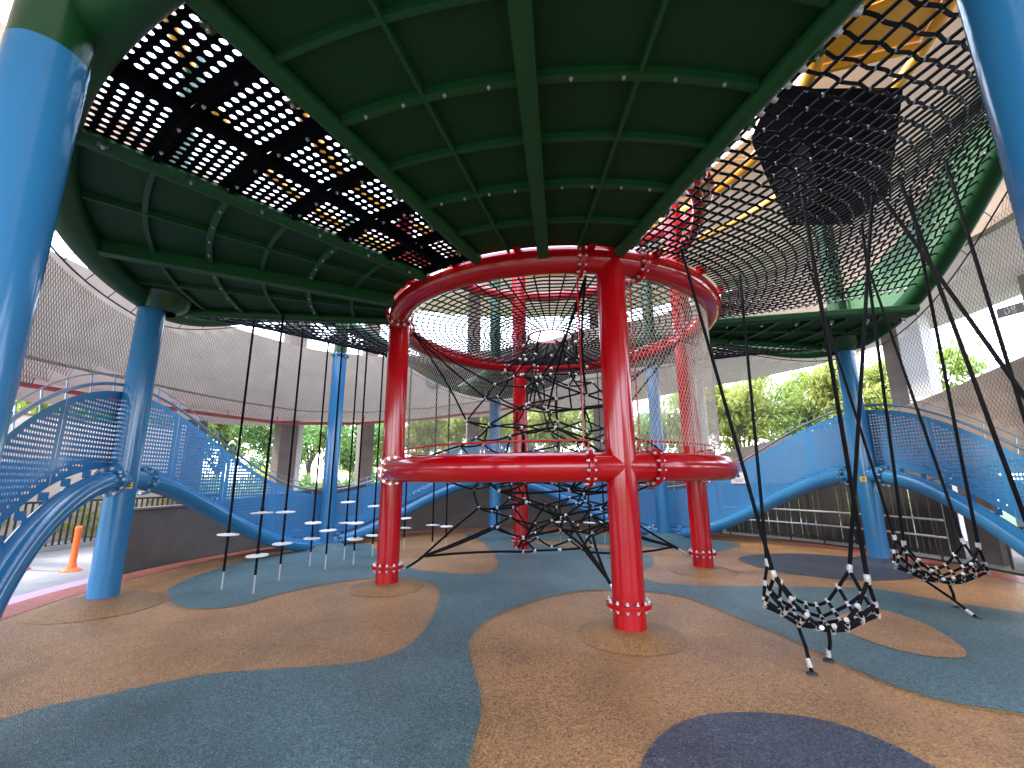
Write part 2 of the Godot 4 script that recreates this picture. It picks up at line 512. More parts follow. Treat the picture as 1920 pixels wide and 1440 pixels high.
# ------------------------------------------------------------------ building round the court
func build_building() -> void:
	var b := thing("ramp_building", "round concrete building with a taupe spiral ramp and pale pink ceilings", "building", pc(0, 0, 0))
	var so := func(a): return wave2(SOFFIT, a)
	part_of(b, "fascia", ring_slab(9.0, 9.25, -330, 29, so, func(a): return wave2(SOFFIT, a) + 1.95, 120), M.fascia)
	part_of(b, "ceiling", sloped_ring(9.25, 12.5, -330, 29, so, func(a): return wave2(CEIL_OUT, a), 0.28, 120), M.soffit)
	# lower ramp on the right with its parapet
	var pp := func(a): return wave2(PARAPET, a)
	part_of(b, "parapet", ring_slab(9.0, 9.22, -62, 28, func(a): return wave2(PARAPET, a) - 1.75, pp, 40), M.pillar)
	part_of(b, "ramp_slab", ring_slab(9.22, 12.6, -62, 28, func(a): return wave2(PARAPET, a) - 1.55, func(a): return wave2(PARAPET, a) - 1.25, 40), M.paving)
	# roof over the court
	part_of(b, "roof", roof_ring(), M.soffit)
	# roof beams, seen through the nets
	for i in 12:
		var a := i * 30.0 + 8.0
		var mb := MB.new()
		mb.bar(pc(roof_inner(a) + 0.1, a, 10.16), pc(15.3, a, 10.16), 0.22, 0.26)
		part_of(b, "roof_beam", mb, M.soffit)
	# pillars
	for q in [[-171.0, 12.6], [-149.5, 12.6], [-137.8, 11.6], [-122.0, 13.0], [-101.3, 12.8], [-75.0, 12.8], [-56.2, 11.8], [-24.6, 11.8], [-9.3, 11.8], [12.0, 12.4], [40.0, 12.0], [75.0, 12.0], [110.0, 12.0], [145.0, 12.0]]:
		var mb := MB.new()
		mb.box(pc(q[1], q[0], 5.1), Vector3(0.55, 10.3, 0.65), Basis(tan_dir(q[0]), Vector3.UP, -rad_dir(q[0])))
		part_of(b, "pillar", mb, M.pillar)
	for q in [[-135.9, 11.3], [-54.4, 11.5]]:
		var mb := MB.new()
		mb.rod(pc(q[1], q[0], 0.9), pc(q[1], q[0], 9.5), 0.13 if q[0] > -100 else 0.09, 12)
		part_of(b, "drain_pipe", mb, M.pipe_pale)
	# level plate on the pillar by the ramp
	var plate := MB.new()
	var pb := Basis(tan_dir(-12.0), Vector3.UP, -rad_dir(-12.0))
	plate.box(pc(11.45, -11.9, 5.42), Vector3(0.50, 0.24, 0.02), pb)
	var plate_o := part_of(b, "level_plate", plate, M.plate_grey)
	var tx := TextMesh.new()
	tx.text = "08"
	tx.font_size = 32
	tx.pixel_size = 0.0066
	tx.depth = 0.004
	var sf := SystemFont.new()
	sf.font_names = PackedStringArray(["Droid Sans"])
	tx.font = sf
	tx.material = M.disc
	var txo := put_mesh("plate_number", tx, plate_o)
	txo.transform = Transform3D(pb, pc(11.435, -11.9, 5.42))
	# oval wall fan on the fascia
	var fan := MB.new()
	var fb := Basis(tan_dir(-113.5), -rad_dir(-113.5), Vector3.UP)
	fan.lathe([Vector2(0.30, -0.02), Vector2(0.31, 0.05), Vector2(0.25, 0.06), Vector2(0.24, 0.02), Vector2(0.0, 0.02)], pc(8.99, -113.5, 5.15), fb, 24, true)
	part_of(b, "wall_fan", fan, M.plate_grey)
	var pale_p := MB.new()
	pale_p.box(pc(11.3, -21.6, 5.1), Vector3(0.52, 10.3, 0.5), Basis(tan_dir(-21.6), Vector3.UP, -rad_dir(-21.6)))
	part_of(b, "pale_pillar", pale_p, M.pipe_pale)
	# red sprinkler pipe under the ceiling
	var pts := PackedVector3Array()
	for i in 70:
		var a := lerpf(-195.0, -82.0, i / 69.0)
		pts.append(pc(10.4, a, wave2(SOFFIT, a) - 0.26))
	var mb2 := MB.new()
	mb2.tube(pts, 0.05, 8)
	part_of(b, "sprinkler_pipe", mb2, M.pipe_red)
	for i in 14:
		var a := -190.0 + i * 8.0
		var h := wave2(SOFFIT, a)
		var mb3 := MB.new()
		mb3.rod(pc(10.4, a, h - 0.24), pc(10.4, a, h + 0.02), 0.012, 6)
		part_of(b, "pipe_hanger", mb3, M.pipe_red)
	# small fittings under the ceiling on the ramp side
	for q in [[-14.5, 11.6], [-22.0, 11.2]]:
		var mb4 := MB.new()
		mb4.box(pc(q[1], q[0], wave2(SOFFIT, q[0]) - 0.10), Vector3(0.28, 0.14, 0.16), Basis(tan_dir(q[0]), Vector3.UP, -rad_dir(q[0])))
		part_of(b, "ceiling_lamp_box", mb4, M.slat)
	var duct := PackedVector3Array()
	for i in 12: duct.append(pc(10.9, -16.0 + i * 2.0, wave2(SOFFIT, -16.0 + i * 2.0) - 0.03))
	var mb5 := MB.new()
	mb5.tube(duct, 0.02, 6)
	part_of(b, "conduit", mb5, M.pipe_pale)

func roof_inner(a: float) -> float:
	return 8.3 - 2.3 * cos(deg_to_rad(a + 10.0))

func roof_ring() -> MB:
	var mb := MB.new()
	for i in 96:
		var a := i * 3.75
		var c := a + 3.75
		var p := [pc(roof_inner(a), a, 10.3), pc(15.6, a, 10.3), pc(15.6, c, 10.3), pc(roof_inner(c), c, 10.3)]
		var up := Vector3.UP * 0.4
		mb.quad(p[0], p[1], p[2], p[3], Vector3.DOWN)
		mb.quad(p[0] + up, p[1] + up, p[2] + up, p[3] + up, Vector3.UP)
		mb.quad(p[1], p[2], p[2] + up, p[1] + up, rad_dir(a))
		mb.quad(p[0], p[3], p[3] + up, p[0] + up, -rad_dir(a))
	return mb

# a ring whose inner and outer edge lie at different heights
func sloped_ring(r0: float, r1: float, a0: float, a1: float, h0: Callable, h1: Callable, thick: float, steps: int) -> MB:
	var mb := MB.new()
	for i in steps:
		var a := lerpf(a0, a1, float(i) / steps)
		var c := lerpf(a0, a1, float(i + 1) / steps)
		var up := Vector3.UP * thick
		var p := [pc(r0, a, h0.call(a)), pc(r1, a, h1.call(a)), pc(r1, c, h1.call(c)), pc(r0, c, h0.call(c))]
		mb.quad(p[0], p[1], p[2], p[3], Vector3.DOWN)
		mb.quad(p[0] + up, p[1] + up, p[2] + up, p[3] + up, Vector3.UP)
		mb.quad(p[1], p[2], p[2] + up, p[1] + up, rad_dir(a))
	return mb

func wave2(t: Array, a: float) -> float:
	return curve_at(t, a)

# ------------------------------------------------------------------ columns
var bolt_mesh: ArrayMesh

func bolt_at(parent: Node3D, at: Vector3, axis: Vector3, size := 1.0) -> void:
	if bolt_mesh == null:
		var mb := MB.new()
		mb.lathe([Vector2(0.0, 0.034), Vector2(0.012, 0.032), Vector2(0.013, 0.012), Vector2(0.024, 0.012), Vector2(0.024, -0.010), Vector2(0.0, -0.010)], Vector3.ZERO, Basis.IDENTITY, 6, true)
		bolt_mesh = mb.mesh(M.steel)
	var o := put_mesh("bolt", bolt_mesh, parent)
	var y := axis.normalized()
	var x := y.cross(Vector3(0.31, 0.2, 0.93)).normalized()
	o.transform = Transform3D(Basis(x, y, x.cross(y)).scaled(Vector3.ONE * size), at)

func flange_on(parent: Node3D, at: Vector3, axis: Vector3, r: float, thick: float, m: Material, bolts: int, called := "flange") -> MeshInstance3D:
	# at and axis in the parent's coordinates; the bolts are children of the flange
	var y := axis.normalized()
	var x := y.cross(Vector3(0.2, 0.31, 0.93)).normalized()
	var bs := Basis(x, y, x.cross(y))
	var mb := MB.new()
	var t := thick * 0.5
	mb.lathe([Vector2(r * 0.8, -t), Vector2(r - 0.008, -t), Vector2(r, -t + 0.008), Vector2(r, -0.003), Vector2(r - 0.006, 0.0), Vector2(r, 0.003), Vector2(r, t - 0.008), Vector2(r - 0.008, t), Vector2(r * 0.8, t)], Vector3.ZERO, Basis.IDENTITY, 32, true)
	var o := obj(called, mb, m, parent)
	o.transform = Transform3D(bs, at)
	for i in bolts:
		var e := Vector3(cos(TAU * i / bolts), 0, sin(TAU * i / bolts)) * (r - 0.032)
		bolt_at(o, e + Vector3.UP * t, Vector3.UP, 0.95)
		bolt_at(o, e - Vector3.UP * t, Vector3.DOWN, 0.95)
	return o

func build_columns() -> void:
	var list := [
		[-5.336, -6.152, 4.05, "blue steel column with yellow sticker on an ochre mound near the orange bollard", true],
		[-4.421, -10.915, 4.68, "blue steel column on teal floor behind the disc step ropes with flanged green top", false],
		[-0.516, -13.19, 4.0, "blue steel column on a teal mound right behind the rearmost red column", false],
		[4.056, -12.362, 4.67, "blue steel column at the low dip of the walkway beside the sign panel", false],
		[6.76, -8.61, 4.07, "blue steel column with yellow sticker on the navy floor patch before the dark slat fence", true],
		[5.88, -4.25, 4.7, "blue steel column under the highest crest of the green rim tube by the net swings", false],
		[2.05, -1.40, 4.0, "blue steel column where the solid green deck ends and the open rope net begins", false],
		[-2.55, -2.0, 3.88, "blue steel column under the outer end of the black perforated deck strip", false]]
	for c in list:
		var t := thing("blue_column", c[3], "column", Vector3(c[0], 0, c[1]), "blue columns round the play court")
		var sh := MB.new()
		sh.lathe([Vector2(PR, -0.02), Vector2(PR, c[2])], Vector3.ZERO, Basis.IDENTITY, 48)
		obj("lower_shaft", sh, M.blue, t)
		var up := MB.new()
		up.lathe([Vector2(PR * 0.985, c[2]), Vector2(PR * 0.985, 8.6), Vector2(0.0, 8.62)], Vector3.ZERO, Basis.IDENTITY, 40, true)
		obj("upper_shaft", up, M.green, t)
		if c[2] > 4.5: flange_on(t, Vector3(0, c[2], 0), Vector3.UP, 0.225, 0.05, M.blue, 10)
		if c[4]:
			# sticker on the side that faces the court entrance
			var d := Vector3(0.2 - c[0], 0, 0.4 - c[1]).normalized()
			if c[0] < 0: d = d.rotated(Vector3.UP, 0.42)
			else: d = d.rotated(Vector3.UP, -0.30)
			var st := MB.new()
			var f := 0
			for i in 7:
				var e := d.rotated(Vector3.UP, (i - 3) * 0.10)
				st.put(e * (PR + 0.003) + Vector3(0, 1.48, 0), e); st.put(e * (PR + 0.003) + Vector3(0, 1.57, 0), e)
			for i in 6:
				f = i * 2
				st.tri(f, f + 1, f + 3); st.tri(f, f + 3, f + 2)
			var so := obj("warning_sticker", st, M.sticker, t)
			var ink := MB.new()
			for row in 2:
				var n0 := ink.v.size()
				for i in 5:
					var e := d.rotated(Vector3.UP, (i - 2) * 0.085)
					ink.put(e * (PR + 0.005) + Vector3(0, 1.50 + row * 0.032, 0), e); ink.put(e * (PR + 0.005) + Vector3(0, 1.517 + row * 0.032, 0), e)
				for i in 4:
					f = n0 + i * 2
					ink.tri(f, f + 1, f + 3); ink.tri(f, f + 3, f + 2)
			obj("black_print", ink, M.ink, so)

# ------------------------------------------------------------------ red tower
func ring_points(r: float, h: float, k := 120, a0 := 0.0, a1 := 360.0) -> PackedVector3Array:
	var p := PackedVector3Array()
	for i in k:
		p.append(Vector3(r * cos(deg_to_rad(lerpf(a0, a1, float(i) / (k - (0 if is_equal_approx(a1 - a0, 360.0) else 1))))), h, r * sin(deg_to_rad(lerpf(a0, a1, float(i) / (k - (0 if is_equal_approx(a1 - a0, 360.0) else 1)))))))
	return p

func build_tower() -> void:
	var t := thing("climbing_tower", "glossy red round climbing tower of four columns joined by ring tubes", "climbing tower", pc(0, 0, 0))
	for a in [78.8, -11.2, -101.2, 168.8]:
		var at := rad_dir(a) * RT
		var mb := MB.new()
		mb.lathe([Vector2(PR, -0.02), Vector2(PR, 7.6), Vector2(0.0, 7.61)], at, Basis.IDENTITY, 48, true)
		var col := obj("column", mb, M.red, t)
		flange_on(col, at + Vector3(0, 0.30, 0), Vector3.UP, 0.232, 0.055, M.red, 12)
	for h in [HM, HT]:
		var mb := MB.new()
		mb.tube(ring_points(RT, h, 144), PR * 0.985, 32, true)
		var ring := obj("ring_tube", mb, M.red, t)
		for a in [78.8, -11.2, -101.2, 168.8]:
			for s in [-1, 1]:
				var b: float = a + s * 8.2
				flange_on(ring, rad_dir(b) * RT + Vector3(0, h, 0), tan_dir(b), 0.225, 0.05, M.red, 12)
	for h in [5.95, 7.25]:
		var mb := MB.new()
		mb.tube(ring_points(RT, h, 96), 0.12, 20, true)
		obj("ring_tube", mb, M.red, t)
	# lugs on the top ring that carry the deck
	for i in 20:
		var a := 78.8 + 6.0 + i * 18.0
		var mb := MB.new()
		mb.box(rad_dir(a) * (RT + 0.17) + Vector3(0, HT + 0.12, 0), Vector3(0.09, 0.10, 0.10), Basis(tan_dir(a), Vector3.UP, -rad_dir(a)))
		obj("deck_lug", mb, M.red, t)
	# low guard rail above the middle ring
	for seg in [[86.0, 158.0], [-3.0, 72.0], [-94.0, -18.0], [-184.0, -108.0]]:
		var pts := ring_points(2.50, HM + 0.30, 24, seg[0], seg[1])
		pts.insert(0, rad_dir(seg[0]) * 2.50 + Vector3(0, HM + 0.12, 0))
		pts.append(rad_dir(seg[1]) * 2.50 + Vector3(0, HM + 0.12, 0))
		var mb := MB.new()
		mb.tube(pts, 0.013, 8)
		var rl := obj("guard_rail", mb, M.red, t)
		for k in 4:
			var a := lerpf(seg[0], seg[1], (k + 1) / 5.0)
			var mp := MB.new()
			mp.rod(rad_dir(a) * 2.50 + Vector3(0, HM + 0.12, 0), rad_dir(a) * 2.50 + Vector3(0, HM + 0.30, 0), 0.010, 6)
			obj("rail_post", mp, M.red, rl)
	# thin red uprights beside the front column
	for a in [70.5, 87.0]:
		var mb := MB.new()
		mb.rod(rad_dir(a) * 2.45 + Vector3(0, HM + 0.12, 0), rad_dir(a) * 2.45 + Vector3(0, HT, 0), 0.011, 6)
		obj("net_upright", mb, M.red, t)
	# red spiral guard on the upper floor
	var sp := PackedVector3Array()
	for i in 60:
		var a := 40.0 - i * 2.4
		sp.append(rad_dir(a) * 2.75 + Vector3(0, 6.0 + i * 0.028, 0))
	var ms := MB.new()
	ms.tube(sp, 0.14, 16)
	obj("spiral_tube", ms, M.red, t)

# ------------------------------------------------------------------ green deck
func build_deck() -> void:
	var t := thing("ring_deck", "dark green steel ring deck of ribbed panels with a black perforated strip", "play deck", pc(0, 0, HD))
	var arcs := [2.82, 3.38, 3.97, 4.54, 5.10, 5.66, 6.22]
	var put_panels := func(a0: float, a1: float, seams: Array, rows: Array, lo: Callable) -> void:
		var e := [a0] + seams + [a1]
		for i in e.size() - 1:
			for j in rows.size() - 1:
				var mb: MB = ring_slab(rows[j] + 0.004, rows[j + 1] - 0.004, e[i] + 0.08, e[i + 1] - 0.08, lo, func(a): return lo.call(a) + 0.03, 5)
				part_of(t, "deck_panel", mb, M.green_panel)
	var flat_lo := func(_a): return HD + 0.075
	put_panels.call(77.9, 113.3, [88.1, 96.5, 104.8], [2.80, 3.97, 5.10, 6.22], flat_lo)
	put_panels.call(131.2, 171.0, [141.0, 151.2, 161.0], [2.80, 3.97, 5.10, 6.22], flat_lo)
	put_panels.call(-12.5, 4.5, [-4.0], [2.80, 3.97, 5.10, 6.22], flat_lo)
	put_panels.call(-111.0, -93.0, [-102.0], [2.80, 3.97, 5.10, 6.22], flat_lo)
	# curved ribs
	for seg in [[78.6, 96.0], [97.0, 112.7], [131.9, 150.5], [151.9, 170.4], [-11.9, 4.0], [-110.4, -93.6]]:
		for i in range(1, 6):
			var r: float = arcs[i]
			var joint := i == 2 or i == 4
			var mb := slab(r - (0.030 if joint else 0.022), r + (0.030 if joint else 0.022), seg[0], seg[1], HD + (0.012 if joint else 0.022), HD + 0.076, 8)
			var rib := part_of(t, "curved_rib", mb, M.green_rib)
			if joint and seg[0] > 70.0:
				for k in 4:
					var a := lerpf(seg[0], seg[1], (k + 0.7) / 4.4)
					bolt_at(rib, pc(r, a, HD + 0.010), Vector3.DOWN, 0.62)
	# straight seam ribs
	for a in [88.1, 104.8, 141.0, 161.0, -4.0, -102.0]:
		var mb := MB.new()
		mb.bar(pc(2.83, a, HD + 0.045), pc(6.2, a, HD + 0.045), 0.030, 0.060)
		part_of(t, "seam_rib", mb, M.green_rib)
	# box beam in the middle of the large bay and beams along the bays
	for a in [96.5, 151.2]:
		var mb := MB.new()
		mb.bar(pc(2.82, a, HD - 0.005), pc(6.2, a, HD - 0.005), 0.13, 0.155)
		part_of(t, "radial_beam", mb, M.green_rib)
	for a in [77.7, 113.4, 131.2, 171.2, 4.7, -12.7, -92.8, -111.2]:
		var mb := MB.new()
		mb.rod(pc(2.82, a, HD + 0.02), pc(6.2, a, HD + 0.02 if a != 4.7 else 4.36), 0.072, 16)
		var beam := part_of(t, "radial_beam", mb, M.green_rib)
		for k in 6:
			var r := 3.1 + k * 0.58
			var side := 1.0 if a in [77.7, 131.2, 4.7, -111.2] else -1.0
			var lug := MB.new()
			lug.box(pc(r, a, HD - 0.01) + tan_dir(a) * 0.075 * -side, Vector3(0.05, 0.055, 0.07), Basis(tan_dir(a), Vector3.UP, -rad_dir(a)))
			obj("clamp", lug, M.green, beam)
			bolt_at(beam, pc(r, a, HD - 0.045) + tan_dir(a) * 0.075 * -side, Vector3.DOWN, 0.6)
	# rim tube of the deck, rising and falling round the court
	var pts := PackedVector3Array()
	for i in 240:
		var a := -282.5 + i * 1.5
		pts.append(pc(6.28, a, wave(RIM, a) + 0.05))
	var rim := MB.new()
	rim.tube(pts, 0.155, 20, true)
	part_of(t, "rim_tube", rim, M.green_rib)
	for g in [[-8.5, 11.0], [11.4, 31.0], [34.0, 55.0], [55.4, 76.0]]:
		part_of(t, "rim_guard", ring_slab(6.26, 6.285, g[0], g[1], func(a): return wave(RIM, a) + 0.19, func(a): return wave(RIM, a) + 1.2, 14), M.guard)
	for a in [-192.5, -102.0, -10.0]:
		var mb := MB.new()
		mb.lathe([Vector2(0.20, -0.16), Vector2(0.34, -0.05), Vector2(0.40, 0.08)], pc(6.12, a, HD), Basis.IDENTITY, 20)
		part_of(t, "column_head", mb, M.green)
	# black perforated strip
	var strip_rows := [2.86, 3.40, 3.98, 4.55, 5.12, 5.68, 6.2]
	for i in strip_rows.size() - 1:
		for half in 2:
			var a0 := 113.4 if half == 0 else 122.2
			var a1 := 122.3 if half == 0 else 131.2
			part_of(t, "perforated_panel", perforated(strip_rows[i] + 0.006, strip_rows[i + 1] - 0.006, a0, a1, HD + 0.06), M.black_panel)
	for r in strip_rows:
		var mb := slab(r - 0.02, r + 0.02, 114.3, 130.3, HD + 0.005, HD + 0.055, 8)
		var rib := part_of(t, "strip_rib", mb, M.black_panel)
		for k in 4: bolt_at(rib, pc(r, 116.5 + k * 4.0, HD), Vector3.DOWN, 0.6)
	var spine := MB.new()
	spine.bar(pc(2.85, 122.3, HD + 0.02), pc(6.2, 122.3, HD + 0.02), 0.05, 0.07)
	part_of(t, "strip_spine", spine, M.black_panel)

func perforated(r0: float, r1: float, a0: float, a1: float, y: float) -> MB:
	var mb := MB.new()
	var rm := (r0 + r1) * 0.5
	var ax := rad_dir((a0 + a1) * 0.5)
	var tx := tan_dir((a0 + a1) * 0.5)
	var wide := rm * deg_to_rad(a1 - a0)
	var step := 0.083
	var nr := 5
	var na := maxi(3, int((wide - 0.08) / step))
	var o := pc(rm, (a0 + a1) * 0.5, y)
	var hr := step * nr * 0.5 + 0.0
	var ha := step * na * 0.5
	var er := (r1 - r0) * 0.5
	for i in nr:
		for j in na:
			hole(mb, o, ax, tx, -hr + i * step, -hr + (i + 1) * step, -ha + j * step, -ha + (j + 1) * step, 0.0255, 0.010)
	# plain border
	var w0 := r0 * deg_to_rad(a1 - a0) * 0.5
	var w1 := r1 * deg_to_rad(a1 - a0) * 0.5
	var f := func(u: float, w: float) -> Vector3: return o + ax * u + tx * w
	mb.quad(f.call(-er, -w0), f.call(-hr, -ha), f.call(hr, -ha), f.call(er, -w1), Vector3.DOWN)
	mb.quad(f.call(-er, w0), f.call(-hr, ha), f.call(hr, ha), f.call(er, w1), Vector3.DOWN)
	mb.quad(f.call(-er, -w0), f.call(-er, w0), f.call(-hr, ha), f.call(-hr, -ha), Vector3.DOWN)
	mb.quad(f.call(er, -w1), f.call(er, w1), f.call(hr, ha), f.call(hr, -ha), Vector3.DOWN)
	return mb

const OCT := [Vector2(1, 0), Vector2(0.7071, 0.7071), Vector2(0, 1), Vector2(-0.7071, 0.7071), Vector2(-1, 0), Vector2(-0.7071, -0.7071), Vector2(0, -1), Vector2(0.7071, -0.7071)]
const SQ := [Vector2(1, 0), Vector2(1, 1), Vector2(0, 1), Vector2(-1, 1), Vector2(-1, 0), Vector2(-1, -1), Vector2(0, -1), Vector2(1, -1)]

func hole(mb: MB, o: Vector3, ax: Vector3, tx: Vector3, u0: float, u1: float, w0: float, w1: float, r: float, thick: float) -> void:
	var cu := (u0 + u1) * 0.5
	var cw := (w0 + w1) * 0.5
	var hu := (u1 - u0) * 0.5
	var hw := (w1 - w0) * 0.5
	var nn := tx.cross(ax).normalized()
	if nn.y > 0.0: nn = -nn
	var f := mb.v.size()
	for k in 8:
		mb.put(o + ax * (cu + SQ[k].x * hu) + tx * (cw + SQ[k].y * hw), nn)
		mb.put(o + ax * (cu + OCT[k].x * r) + tx * (cw + OCT[k].y * r), nn)
	for k in 8:
		var g := f + k * 2
		var h := f + ((k + 1) % 8) * 2
		mb.tri(g, h, h + 1); mb.tri(g, h + 1, g + 1)
	if thick > 0.0:
		var e := mb.v.size()
		for k in 8:
			var d: Vector3 = -(ax * OCT[k].x + tx * OCT[k].y).normalized()
			var p: Vector3 = o + ax * (cu + OCT[k].x * r) + tx * (cw + OCT[k].y * r)
			mb.put(p, d); mb.put(p - nn * thick, d)
		for k in 8:
			var g := e + k * 2
			var h := e + ((k + 1) % 8) * 2
			mb.tri(g, h, h + 1); mb.tri(g, h + 1, g + 1)

# ------------------------------------------------------------------ wavy blue walkway
const BAYS := [-237.5, -192.5, -147.0, -102.0, -55.5, -10.0, 32.5, 77.5]

func build_walkway() -> void:
	var t := thing("wave_walkway", "blue wavy walkway of bent tubes and perforated sheet panels round the court", "walkway", pc(0, 0, 0))
	for b in BAYS.size() - 1:
		var a0: float = BAYS[b]
		var a1: float = BAYS[b + 1]
		var pts := PackedVector3Array()
		for i in 41:
			var a := lerpf(a0, a1, i / 40.0)
			pts.append(pc(6.17, a, wave(WAVE, a)))
		var mb := MB.new()
		mb.tube(pts, 0.135, 20)
		var tb := part_of(t, "wave_tube", mb, M.blue)
		for e in [a0 + 3.6, a1 - 3.6]:
			var d := (pc(6.17, e + 0.5, wave(WAVE, e + 0.5)) - pc(6.17, e - 0.5, wave(WAVE, e - 0.5))).normalized()
			flange_on(tb, pc(6.17, e, wave(WAVE, e)), d, 0.20, 0.045, M.blue, 10)
		# four sheet panels to a bay
		var step := 0.0602
		var da := rad_to_deg(step / 6.36)
		for k in 4:
			var p0 := lerpf(a0 + 0.15, a1 - 0.15, k / 4.0) + 0.03
			var p1 := lerpf(a0 + 0.15, a1 - 0.15, (k + 1) / 4.0) - 0.03
			var n := int((p1 - p0) / da)
			var pad := ((p1 - p0) - n * da) * 0.5
			var sm := MB.new()
			for i in range(-1, n + 1):
				var l := p0 + pad + i * da if i >= 0 else p0
				var r := p0 + pad + (i + 1) * da if i < n else p1
				var c := (l + r) * 0.5
				var up := rad_dir(c) * -1.0
				var lo0 := wave(WAVE, l) + 0.15
				var lo1 := wave(WAVE, r) + 0.15
				var hi0 := wave(RAIL, l) - 0.10
				var hi1 := wave(RAIL, r) - 0.10
				var first := ceilf((maxf(lo0, lo1) + 0.05) / step) * step
				var rows := int((minf(hi0, hi1) - 0.05 - first) / step)
				if i < 1 or i >= n - 1 or rows < 1:
					sm.quad(pc(6.36, l, lo0), pc(6.36, r, lo1), pc(6.36, r, hi1), pc(6.36, l, hi0), up)
					continue
				sm.quad(pc(6.36, l, lo0), pc(6.36, r, lo1), pc(6.36, r, first), pc(6.36, l, first), up)
				var top := first + rows * step
				sm.quad(pc(6.36, l, top), pc(6.36, r, top), pc(6.36, r, hi1), pc(6.36, l, hi0), up)
				var o := pc(6.36, c, 0)
				for j in rows:
					hole(sm, o, Vector3.UP, tan_dir(c), first + j * step, first + (j + 1) * step, -step * 0.5, step * 0.5, 0.0160, 0.0)
			var pn := part_of(t, "sheet_panel", sm, M.blue_panel)
			# tabs between tube and sheet
			for q in 3:
				var a := lerpf(p0, p1, (q + 0.5) / 3.0)
				var tab := MB.new()
				tab.box(pc(6.31, a, wave(WAVE, a) + 0.125), Vector3(0.02, 0.09, 0.08), Basis(tan_dir(a), Vector3.UP, -rad_dir(a)))
				obj("tab", tab, M.blue, pn)
		# handrail tube and thin wire above it
		var rp := PackedVector3Array()
		var wp := PackedVector3Array()
		for i in 41:
			var a := lerpf(a0, a1, i / 40.0)
			rp.append(pc(6.38, a, wave(RAIL, a)))
			wp.append(pc(6.40, a, wave(RAIL, a) + 0.13))
		var mr := MB.new()
		mr.tube(rp, 0.024, 10)
		var rl := part_of(t, "hand_rail", mr, M.rail)
		var mw := MB.new()
		mw.tube(wp, 0.008, 6)
		obj("rail_wire", mw, M.rail, rl)
		for i in 10:
			var a := lerpf(a0, a1, (i + 0.5) / 10.0)
			var ps := MB.new()
			ps.rod(pc(6.372, a, wave(RAIL, a) - 0.16), pc(6.395, a, wave(RAIL, a) + 0.13), 0.009, 6)
			obj("rail_post", ps, M.rail, rl)
	# walkway floor behind the panels
	for b in BAYS.size() - 1:
		var fl := ring_slab(6.40, 7.15, BAYS[b] + 0.5, BAYS[b + 1] - 0.5, func(a): return wave(WAVE, a) + 0.26, func(a): return wave(WAVE, a) + 0.29, 24)
		part_of(t, "walkway_floor", fl, M.blue_panel)

# ------------------------------------------------------------------ nets
func net_height(r: float, a: float) -> float:
	var k := clampf((r - 2.8) / 3.45, 0.0, 1.0)
	return lerpf(HD + 0.08, wave(RIM, a) + 0.05, pow(k, 1.15))

func rope(mb: MB, pts: PackedVector3Array, r: float, sides := 5) -> void:
	mb.tube(pts, r, sides, false, false)

func deck_net(label: String, a0: float, a1: float, dr: float, da: float, rr: float, sagf: Callable, knots: bool) -> void:
	var t := thing("deck_net", label, "rope net", pc(4.5, (a0 + a1) * 0.5, HD), "rope nets of the deck")
	var hgt := func(r: float, a: float) -> float:
		return net_height(r, a) - sagf.call(r, a)
	var rs := []
	var r := 2.92
	while r < 6.14:
		rs.append(r); r += dr
	var n := int((a1 - a0) / da)
	var st := (a1 - a0) / n
	for q in rs:
		var pts := PackedVector3Array()
		var k := n * 2 if q > 4.5 else n
		for i in k + 1:
			var a := lerpf(a0 + 0.4, a1 - 0.4, float(i) / k)
			var wob := 0.012 * sin(a * 2.1 + q * 9.0)
			pts.append(pc(q + wob, a, hgt.call(q, a)))
		var mb := MB.new()
		rope(mb, pts, rr, 5)
		part_of(t, "cross_rope", mb, M.rope)
	for i in range(1, n):
		var a := a0 + st * i
		var pts := PackedVector3Array()
		for k in 21:
			var q := lerpf(2.80, 6.2, k / 20.0)
			pts.append(pc(q, a + 0.12 * sin(q * 5.0 + i), hgt.call(q, a)))
		var mb := MB.new()
		rope(mb, pts, rr, 5)
		part_of(t, "radial_rope", mb, M.rope)
	var fer := MB.new()
	for q in rs:
		for e in [[a0, 1.0], [a1, -1.0]]:
			var a: float = e[0] + e[1] * rad_to_deg(0.10 / q)
			fer.rod(pc(q, a, hgt.call(q, a)), pc(q, a + e[1] * rad_to_deg(0.05 / q), hgt.call(q, a)), 0.028, 8)
	part_of(t, "clamp_ferrules", fer, M.ferrule, "stuff")
	if knots:
		var kn := MB.new()
		for q in rs:
			for i in range(1, n):
				var a := a0 + st * i
				kn.knot(pc(q, a, hgt.call(q, a)), rr * 1.6)
		part_of(t, "crossing_knots", kn, M.grey_knot, "stuff")

